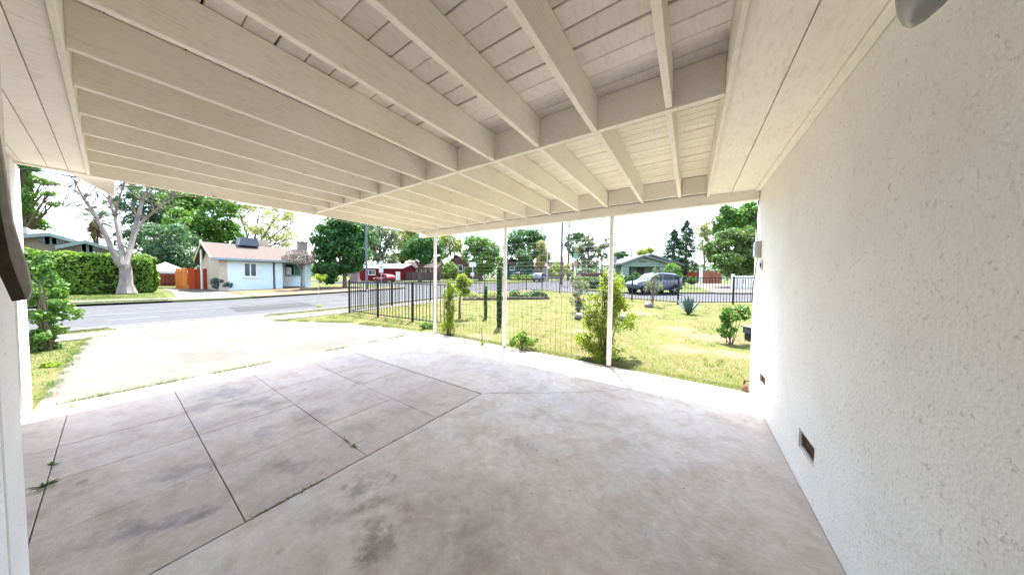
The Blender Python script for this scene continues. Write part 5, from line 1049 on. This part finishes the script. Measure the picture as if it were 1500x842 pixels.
def column_plant(label, px, D, py0, py1, wpx, seed, n):
    x, y = at(px, D); z = tz(y) - .03; t = thing('column_cactus', label, 'cactus', (x, y, z), group='green columns in the lawn'); h_ = hz(px, py1, D) - z; r_ = wpx / FPX * D / 2
    k = 9; vs = []; mb = MB(); L = 14; N_ = 16
    for i in range(L + 1):
        for j in range(N_):
            a = 2 * PI * j / N_; rr = r_ * (1.0 if j % 2 else .72) * (1 if i < L else .35) * (1 + .08 * math.sin(i * 2.1)); vs.append((rr * math.cos(a) + .02 * math.sin(i * .5), rr * math.sin(a), h_ * i / L))
    mb.add(vs, [(i * N_ + j, i * N_ + (j + 1) % N_, (i + 1) * N_ + (j + 1) % N_, (i + 1) * N_ + j) for i in range(L) for j in range(N_)] + [tuple(range(L * N_, L * N_ + N_))]); mb.build('stem', mat('cactus_skin', (.035, .062, .022), (.025, .048, .02), scale=9, rough=.7), t)
    n *= 5; r = np.random.default_rng(seed); a = r.uniform(0, 2 * PI, n); zz_ = r.uniform(.1, 1, n) * h_; P = np.stack([r_ * np.cos(a), r_ * np.sin(a), zz_], 1); link('leaves', leaf_mesh('leaves', P, np.stack([np.cos(a), np.sin(a), 0 * a], 1), .075, .03, LEAF_DARK, seed, .6, .8), t)
    return t
tc_ = column_plant('taller green column plant with a leafy tuft on top, left of the middle post', 731.5, 7.9, 478, 392, 6.5, 75, 260)
P, Nn = crown_pts([(0, 0, hz(730, 384, 7.9) - tc_.location.z, .13, .13, .17)], 260, 9, 8, .5, .2); link('leaf_tuft', leaf_mesh('leaf_tuft', P, Nn, .07, .035, LEAF_MID, 9), tc_)
column_plant('shorter thinner green column plant left of the taller one', 711.5, 9.3, 465, 419, 4.2, 76, 120)
x_, y_ = at(707, 5.9); sn = thing('dry_stalk', 'thin dry stalk with a tuft of grass at the slab edge between the posts', 'plant', (x_, y_, tz(y_) - .03)); mb = MB(); mb.tube([(0, 0, 0), (-.02, .01, .22), (-.03, 0, .40)], (.012, .009, .004), 6); mb.build('stem', DRYL, sn)
P = np.random.default_rng(5).normal(0, .045, (90, 3)); P[:, 2] = abs(P[:, 2]) * 1.5 + .01; link('grass_tuft', leaf_mesh('grass_tuft', P, np.tile([0, 0, .2], (90, 1)), .11, .012, LEAF_HEDGE, 5, 1), sn)
# planting bed with a stone edge along the street fence
bd = thing('planting_bed', 'low stone-edged bed of pale grasses along the far side of the lawn', 'planting bed', (-9.0, 12.6, tz(12.6) - .03)); STONE = mat('bed_stone', (.07, .055, .05), (.04, .035, .032), scale=10, rough=.95, bump=.6); rr_ = random.Random(4)
p0, p1_ = Vector((-10.9, 11.2, 0)), Vector((-6.9, 14.3, 0))
rock_me = []
for s0 in range(5):
    bm = bmesh.new(); bmesh.ops.create_icosphere(bm, subdivisions=2, radius=1)
    for v in bm.verts: v.co *= 1 + .28 * noise.noise(v.co * 1.6 + Vector((s0 * 7, 0, 0)))
    me = bpy.data.meshes.new('stone'); bm.to_mesh(me); bm.free(); me.materials.append(STONE); me.polygons.foreach_set('use_smooth', [True] * len(me.polygons)); rock_me.append(me)
for i in range(24):
    p = p0.lerp(p1_, (i + .5) / 24); o = link('stone', rr_.choice(rock_me), bd, (p.x + 9.0 + rr_.uniform(-.05, .05), p.y - 12.6 + rr_.uniform(-.05, .05), tz(p.y) - tz(12.6) + .06), rr_.uniform(0, 6)); o.scale = (.13 * rr_.uniform(.8, 1.3), .11 * rr_.uniform(.8, 1.3), .10 * rr_.uniform(.8, 1.4))
r = np.random.default_rng(77); n = 5200; u = r.uniform(0, 1, n); o_ = r.uniform(.1, 1.0, n); dx = (p1_ - p0); nx = Vector((-dx.y, dx.x, 0)).normalized()
hh = .10 + .38 * r.uniform(0, 1, n) * (.7 + .3 * np.sin(u * 23)); P = np.stack([p0.x + dx.x * u + nx.x * o_ + 9.0, p0.y + dx.y * u + nx.y * o_ - 12.6, np.interp(p0.y + dx.y * u + nx.y * o_, KX, KZ) - tz(12.6) + hh], 1)
tag(link('grasses', leaf_mesh('grasses', P, np.tile([.2, -.5, .3], (n, 1)), .15, .035, LEAF_PALE, 78, .9, -.6), bd), kind='stuff')
sel = u > .55; link('bed_shrub', leaf_mesh('bed_shrub', P[sel] + np.array([-.05, -.05, .03]), np.tile([.2, -.5, .6], (int(sel.sum()), 1)), .13, .07, LEAF_FOL2, 79, .8), bd)
shrub('olive_bush', 'grey-green olive bush right of the wire panel, beside the yellow-green shrub', 'bush', 848, 10.7, [(846, 415, 11, 13, 0), (856, 422, 10, 14, .2), (843, 438, 9, 10, 0), (854, 445, 9, 9, 0), (848, 452, 10, 6, 0)], 2300, .095, LEAF_OLIVE, 80, stems=12, sr=.016, aspect=.3)
shrub('olive_bush', 'thin grey-leaved young olive with a rock at its foot near the far fence', 'bush', 956, 12.2, [(957, 412, 10, 13, 0), (950, 420, 8, 12, .2), (964, 422, 8, 11, 0), (958, 397, 5, 9, 0)], 620, .10, LEAF_OLIVE, 81, stems=14, sr=.014, aspect=.28, bark=TWIG)
# agave: a rosette of thick pointed blue-grey leaves
ax_, ay_ = at(1010, 10.1); ag = thing('agave', 'blue-grey agave with stiff pointed leaves on the lawn', 'agave', (ax_, ay_, tz(ay_) - .03)); AG = mat('agave_skin', (.045, .085, .085), (.035, .07, .07), scale=5, rough=.55); ra = random.Random(2)
for k in range(26):
    a = k * 2.4; e = .55 + .95 * (k / 26) ** .8; L_ = .62 + ra.uniform(-.1, .12); lf = MB(); vs = []
    for i in range(7):
        f = i / 6; wd = .065 * (.8 + 1.1 * f - 1.9 * f * f) + .002; el = e + .25 * f; rr = L_ * f * math.cos(e + .1 * f); z = L_ * f * math.sin(e + .15 * f) + .02
        for s_, dz in ((-1, 0), (0, -.022 * (1 - f)), (1, 0), (0, .012 * (1 - f))): vs.append((rr * math.cos(a) - s_ * wd * math.sin(a), rr * math.sin(a) + s_ * wd * math.cos(a), z + dz))
    lf.add(vs, [(i * 4 + j, i * 4 + (j + 1) % 4, (i + 1) * 4 + (j + 1) % 4, (i + 1) * 4 + j) for i in range(6) for j in range(4)]); lf.build('leaf', AG, ag, True)
shrub('shrub', 'leafy green shrub with orange flowers on the lawn by the house corner', 'shrub', 1072, 6.0, [(1070, 486, 13, 12, 0), (1072, 462, 13, 14, 0), (1066, 470, 9, 14, 0), (1084, 456, 12, 9, .1), (1092, 465, 9, 5, .1)], 1300, .075, LEAF_MID, 82, stems=9, sr=.01)
def flowers(host, label_part, frac, size, c, seed):
    src = [o for o in host.children if o.name.split('.')[0] in ('foliage', 'crown')][0].data; rr = np.random.default_rng(seed); co = np.empty(len(src.vertices) * 3); src.vertices.foreach_get('co', co); co = co.reshape(-1, 3)[::4]
    up = co[:, 2] > np.quantile(co[:, 2], .35); P = co[up & (rr.uniform(0, 1, len(co)) < frac)]; P = np.repeat(P, 4, 0) + rr.normal(0, size * .5, (len(P) * 4, 3))
    tag(link(label_part, leaf_mesh(label_part, P, np.tile([0, -.4, .8], (len(P), 1)), size, size * .7, leaf_mat(label_part + '_petals', c, tuple(v * .8 for v in c), .3), seed, .6), host), kind='stuff')
flowers([o for o in bpy.data.objects if o.get('label', '').startswith('leafy green shrub with orange')][0], 'flowers', .014, .022, (.50, .20, .02), 5)
flowers([o for o in bpy.data.objects if o.get('label', '').startswith('large maple with')][0], 'blossoms', .045, .13, (.24, .20, .16), 6)
px_, py_ = at(1099, 6.3); pl = thing('planter_box', 'dark blue-grey trough planter behind the orange-flowered shrub', 'planter', (px_, py_, tz(py_) - .02), YAW); mb = MB(); mb.box(-.02, .45, -.14, .14, .15, .29); bevel(mb.build('box', mat('planter_blue', (.03, .045, .065), rough=.6), pl), .012); mb = MB(); mb.box(-.05, .48, -.16, .16, .292, .32); mb.build('rim', mat('planter_rim', (.05, .06, .07), rough=.6), pl)
for s_ in (.05, .40): mb = MB(); mb.box(s_ - .03, s_ + .03, -.12, .12, 0, .148); mb.build('foot', BLACK, pl)
def rock(label, px, D, sz, seed, mt=None):
    x, y = at(px, D); me = rock_me[seed % 5].copy(); me.materials[0] = mt or GRVL_ROCK; o = link('rock', me, None, (x, y, tz(y) - .03 + sz * .45), seed); o.scale = (sz, sz * .85, sz * .75); tag(o, label, 'rock')
GRVL_ROCK = mat('grey_rock', (.16, .15, .16), (.09, .085, .085), scale=8, rough=.9, bump=.5)
rock('round grey rock on the lawn right of the last post', 914, 8.9, .17, 1); rock('flat grey rock beside the foot of the olive bush', 849, 9.2, .20, 2); rock('brownish rock under the thin young olive', 951, 12.0, .2, 3); rock('small pale stone lying in the open lawn', 967, 9.3, .05, 4, mat('pale_stone', (.30, .28, .2), rough=.9))
# left side: rose-like shrub by the pier, small bright plant below it
shrub('shrub', 'leafy rose-like shrub beside the white pier at the driveway edge', 'shrub', 62, 5.2, [(60, 395, 12, 18, 0), (66, 430, 22, 22, .2), (74, 458, 26, 20, .2), (62, 485, 20, 18, 0), (56, 510, 14, 12, 0), (70, 410, 10, 12, .3), (60, 378, 6, 10, 0)], 3600, .085, LEAF_MID, 90, stems=16, sr=.01)
shrub('shrub', 'small bright yellow-green plant at the pier foot', 'plant', 61, 4.3, [(60, 545, 8, 12, 0), (68, 556, 8, 8, 0)], 420, .06, LEAF_LIME, 91, stems=6, sr=.004)

# ------------------------------------------------------------------ grass, weeds and litter
def blades(name, XY, h, wd, mt, seed, zoff=-.03, lean=.5):
    r = np.random.default_rng(seed); n = len(XY); a = r.uniform(0, 2 * PI, n); hh = h * r.uniform(.4, 1.3, n); z = np.interp(XY[:, 1], KX, KZ) + zoff
    b = np.stack([XY[:, 0], XY[:, 1], z], 1); s_ = np.stack([np.cos(a), np.sin(a), 0 * a], 1) * (wd / 2 * r.uniform(.6, 1.4, n))[:, None]; ln = r.normal(0, lean, (n, 2)) * hh[:, None]
    t = b + np.stack([ln[:, 0], ln[:, 1], hh], 1); V = np.empty((n, 3, 3)); V[:, 0] = b - s_; V[:, 1] = b + s_; V[:, 2] = t
    return tag(link(name, quads(name, V.reshape(-1, 3), mt, 3)), kind='stuff')
def grass_mat(name, g1, g2, g3):
    mt, N, b = new_mat(name); g = N.new('ShaderNodeNewGeometry'); a = N.noise(g.outputs['Position'], .55, 5, .6, .5); d = N.noise(g.outputs['Position'], 2.6, 5, .65)
    f = N.math('ADD', N.rng(a, .42, .60), N.math('MULTIPLY', N.math('SUBTRACT', g.outputs['Random Per Island'], .5), .6), clamp=True)
    col = N.mix(f, g1, g2); col = N.mix(N.rng(d, .52, .68, 0, .8), col, g3); N.l.new(col, b.inputs['Base Color']); b.inputs['Roughness'].default_value = .6; b.inputs['Specular IOR Level'].default_value = .2
    tr = N.new('ShaderNodeBsdfTranslucent', ins={'Color': col}); ms = N.new('ShaderNodeMixShader', ins={0: .3, 1: b.outputs[0], 2: tr.outputs[0]}); N.l.new(ms.outputs[0], N.n['Material Output'].inputs[0]); return mt
GRASS = grass_mat('dry_grass', (.062, .105, .014), (.12, .125, .026), (.165, .135, .055)); GRASS2 = grass_mat('green_grass', (.055, .11, .016), (.09, .13, .024), (.13, .13, .035))
def inside(P, poly):
    x, y = P[:, 0], P[:, 1]; c = np.zeros(len(P), bool); n = len(poly)
    for i in range(n):
        (x0, y0_), (x1, y1_) = poly[i], poly[(i + 1) % n]; k = ((y0_ > y) != (y1_ > y)) & (x < (x1 - x0) * (y - y0_) / (y1_ - y0_ + 1e-12) + x0); c ^= k
    return c
def scatter(poly, n, seed, near=None):
    r = np.random.default_rng(seed); a = np.array(poly); lo, hi = a.min(0), a.max(0); P = r.uniform(0, 1, (n, 2))
    if near: P[:, 1] **= near
    P = lo + P * (hi - lo); P = P[inside(P, poly)]
    w_ = np.array([noise.noise(Vector((x * .8, y * .8, 3.0))) + .6 * noise.noise(Vector((x * 2.7, y * 2.7, 9.0))) for x, y in P[:]]); return P[w_ + r.uniform(-.55, .55, len(P)) - sum(1.1 * np.exp(-(((P[:, 0] - b_[0]) / b_[2]) ** 2 + ((P[:, 1] - b_[1]) / b_[3]) ** 2)) for b_ in BARE) > -.22]
yard = [(-5.9, 4.78), (.7, 4.76), (.95, 4.9), (3.4, 8), (3.4, 18), (1.7, 16.8), (-.5, 15.2), (-2.7, 15.9), (-6.3, 17.9), (-12, 20.4), (-11.5, 5.3), (-11.5, 3.1), (-10.0, 3.95), (-8.4, 4.5), (-6.4, 4.72)]
blades('lawn_grass', scatter(yard, 150000, 1, 1.5), .035, .007, GRASS, 2)
tu = scatter(yard, 2600, 31, 1.4); rt_ = np.random.default_rng(8); tk = np.array([noise.noise(Vector((x * .7, y * .7, 20.0))) for x, y in tu]); tu = tu[tk > .05]
blades('lawn_tufts', np.repeat(tu, 16, 0) + rt_.normal(0, .035, (len(tu) * 16, 2)), .075, .008, GRASS2, 9)
blades('parkway_grass', np.concatenate([scatter([(-13.4, 3.2), (-12.78, 3.0), (-12.78, 20), (-13.4, 20)], 9000, 3), scatter([(-13.4, -6), (-12.78, -6), (-12.78, .05), (-13.4, -.1)], 5000, 4), scatter([(-11.5, -8), (-6.25, -8), (-6.25, -.62), (-9, -.46), (-11.5, -.36)], 26000, 5)]), .05, .008, GRASS2, 6)
blades('far_verge_grass', scatter([(-25.85, -6), (-24.46, -6), (-24.46, 1.8), (-25.85, 1.8)], 7000, 7), .06, .03, GRASS2, 8)
blades('hedge_verge_grass', scatter([(-35.2, -6), (-27.25, -6), (-27.25, 2.0), (-35.2, 2.3)], 9000, 9), .06, .03, GRASS2, 10)
# grass along the slab edge and in the joints
r = np.random.default_rng(12)
def line_pts(a, b, n, wd, gaps=True):
    u = r.uniform(0, 1, n); P = np.stack([a[0] + (b[0] - a[0]) * u, a[1] + (b[1] - a[1]) * u], 1) + r.normal(0, wd, (n, 2))
    if gaps: k = np.array([noise.noise(Vector((p[0] * 2.2, p[1] * 2.2, 1.0))) for p in P]); P = P[k > -.02]
    return P
J = np.concatenate([line_pts((-7.0, 4.55), (-9.2, 4.18), 2600, .06), line_pts((-9.2, 4.18), (-11.4, 2.98), 3200, .06), line_pts((-11.5, -.33), (-6.2, -.5), 2600, .04), line_pts((-11.54, 2.9), (-11.54, -.3), 500, .015), line_pts((-5.6, 4.74), (.66, 4.72), 1500, .03), line_pts((-5.945, -.5), (-5.945, 4.6), 2600, .014), line_pts((-5.2, 4.80), (.66, 4.78), 2600, .03, False), line_pts((-6.3, 4.66), (-8.6, 4.5), 900, .05, False), line_pts((-2.25, 1.155), (-2.6, 1.155), 30, .006)])
blades('joint_moss', np.concatenate([line_pts((-2.208, 1.1), (-2.208, -.2), 500, .008), line_pts((-2.208, 2.6), (-2.208, 1.2), 120, .004)]), .010, .006, GRASS, 14, .0, .9)
blades('joint_grass', J, .045, .006, GRASS2, 13, .0, .9)
def weed(label, x, y, n, h_, seed):
    t = thing('weed', label, 'weed', (x, y, .0), group='weeds growing in the floor joints'); rr = np.random.default_rng(seed); mb = MB()
    for k in range(n):
        a = rr.uniform(0, 2 * PI); e = rr.uniform(.15, 1.0); L_ = h_ * rr.uniform(.6, 1.2); d = Vector((math.cos(a) * math.cos(e), math.sin(a) * math.cos(e), math.sin(e))); s_ = Vector((-math.sin(a), math.cos(a), 0)) * L_ * .16
        m1 = d * L_ * .55; tip = d * L_ + Vector((0, 0, -.18 * L_)); mb.add([(0, 0, .002), m1 - s_, tip, m1 + s_], [(0, 1, 2, 3)])
    mb.build('leaves', LEAF_MID, t)
weed('larger dark green weed in the left floor joint', *(-3.72, -.30), 14, .065, 1); weed('smaller weed in the same left joint, nearer the driveway', -4.08, -.29, 9, .045, 2); weed('tiny yellow-green weed in the joint beside the big slab', -2.42, 1.15, 8, .04, 3); weed('small weed where the left joint meets the driveway', -5.7, -.28, 9, .05, 4)
# patch of grass growing through the slab near the edge, leaf litter on the floor
blades('slab_grass_patch', np.random.default_rng(3).normal(0, 1, (260, 2)) * np.array([.11, .03]) + np.array([-.28, 4.42]), .03, .006, GRASS2, 15, 0.0, .9)
rl = np.random.default_rng(21); n = 80; P = np.stack([rl.uniform(-4.5, .6, n), rl.uniform(.3, 4.3, n), np.full(n, .004)], 1); tag(link('leaf_litter', leaf_mesh('leaf_litter', P, np.tile([0, 0, 1.], (n, 1)), .018, .009, leaf_mat('litter', (.10, .06, .04), (.22, .13, .08), 0), 22, .15)), kind='stuff')

# ------------------------------------------------------------------ the far treeline that closes the view along the streets
rw = np.random.default_rng(55); P = []; Nn = []
for k in range(150):
    px = 440 + 700 * (k + rw.uniform(0, 1)) / 150; D = rw.uniform(98, 125); x, y = at(px, D); zt_ = hz(px, 386 - 8 * noise.noise(Vector((px * .03, 4.0, 0))) - rw.uniform(-3, 4), D); R3 = np.array([3.6, 3.6, max(1.5, (zt_ - 1.2) / 2)]); c = np.array([x, y, 1.2 + R3[2]])
    d = rw.normal(0, 1, (150, 3)); d /= np.linalg.norm(d, axis=1)[:, None]; P.append(c + d * R3 * rw.uniform(.7, 1.08, (150, 1))); Nn.append(d)
tag(link('far_woods', leaf_mesh('far_woods', np.concatenate(P), np.concatenate(Nn), .9, .6, LEAF_FOL2, 56, .6)), kind='stuff')
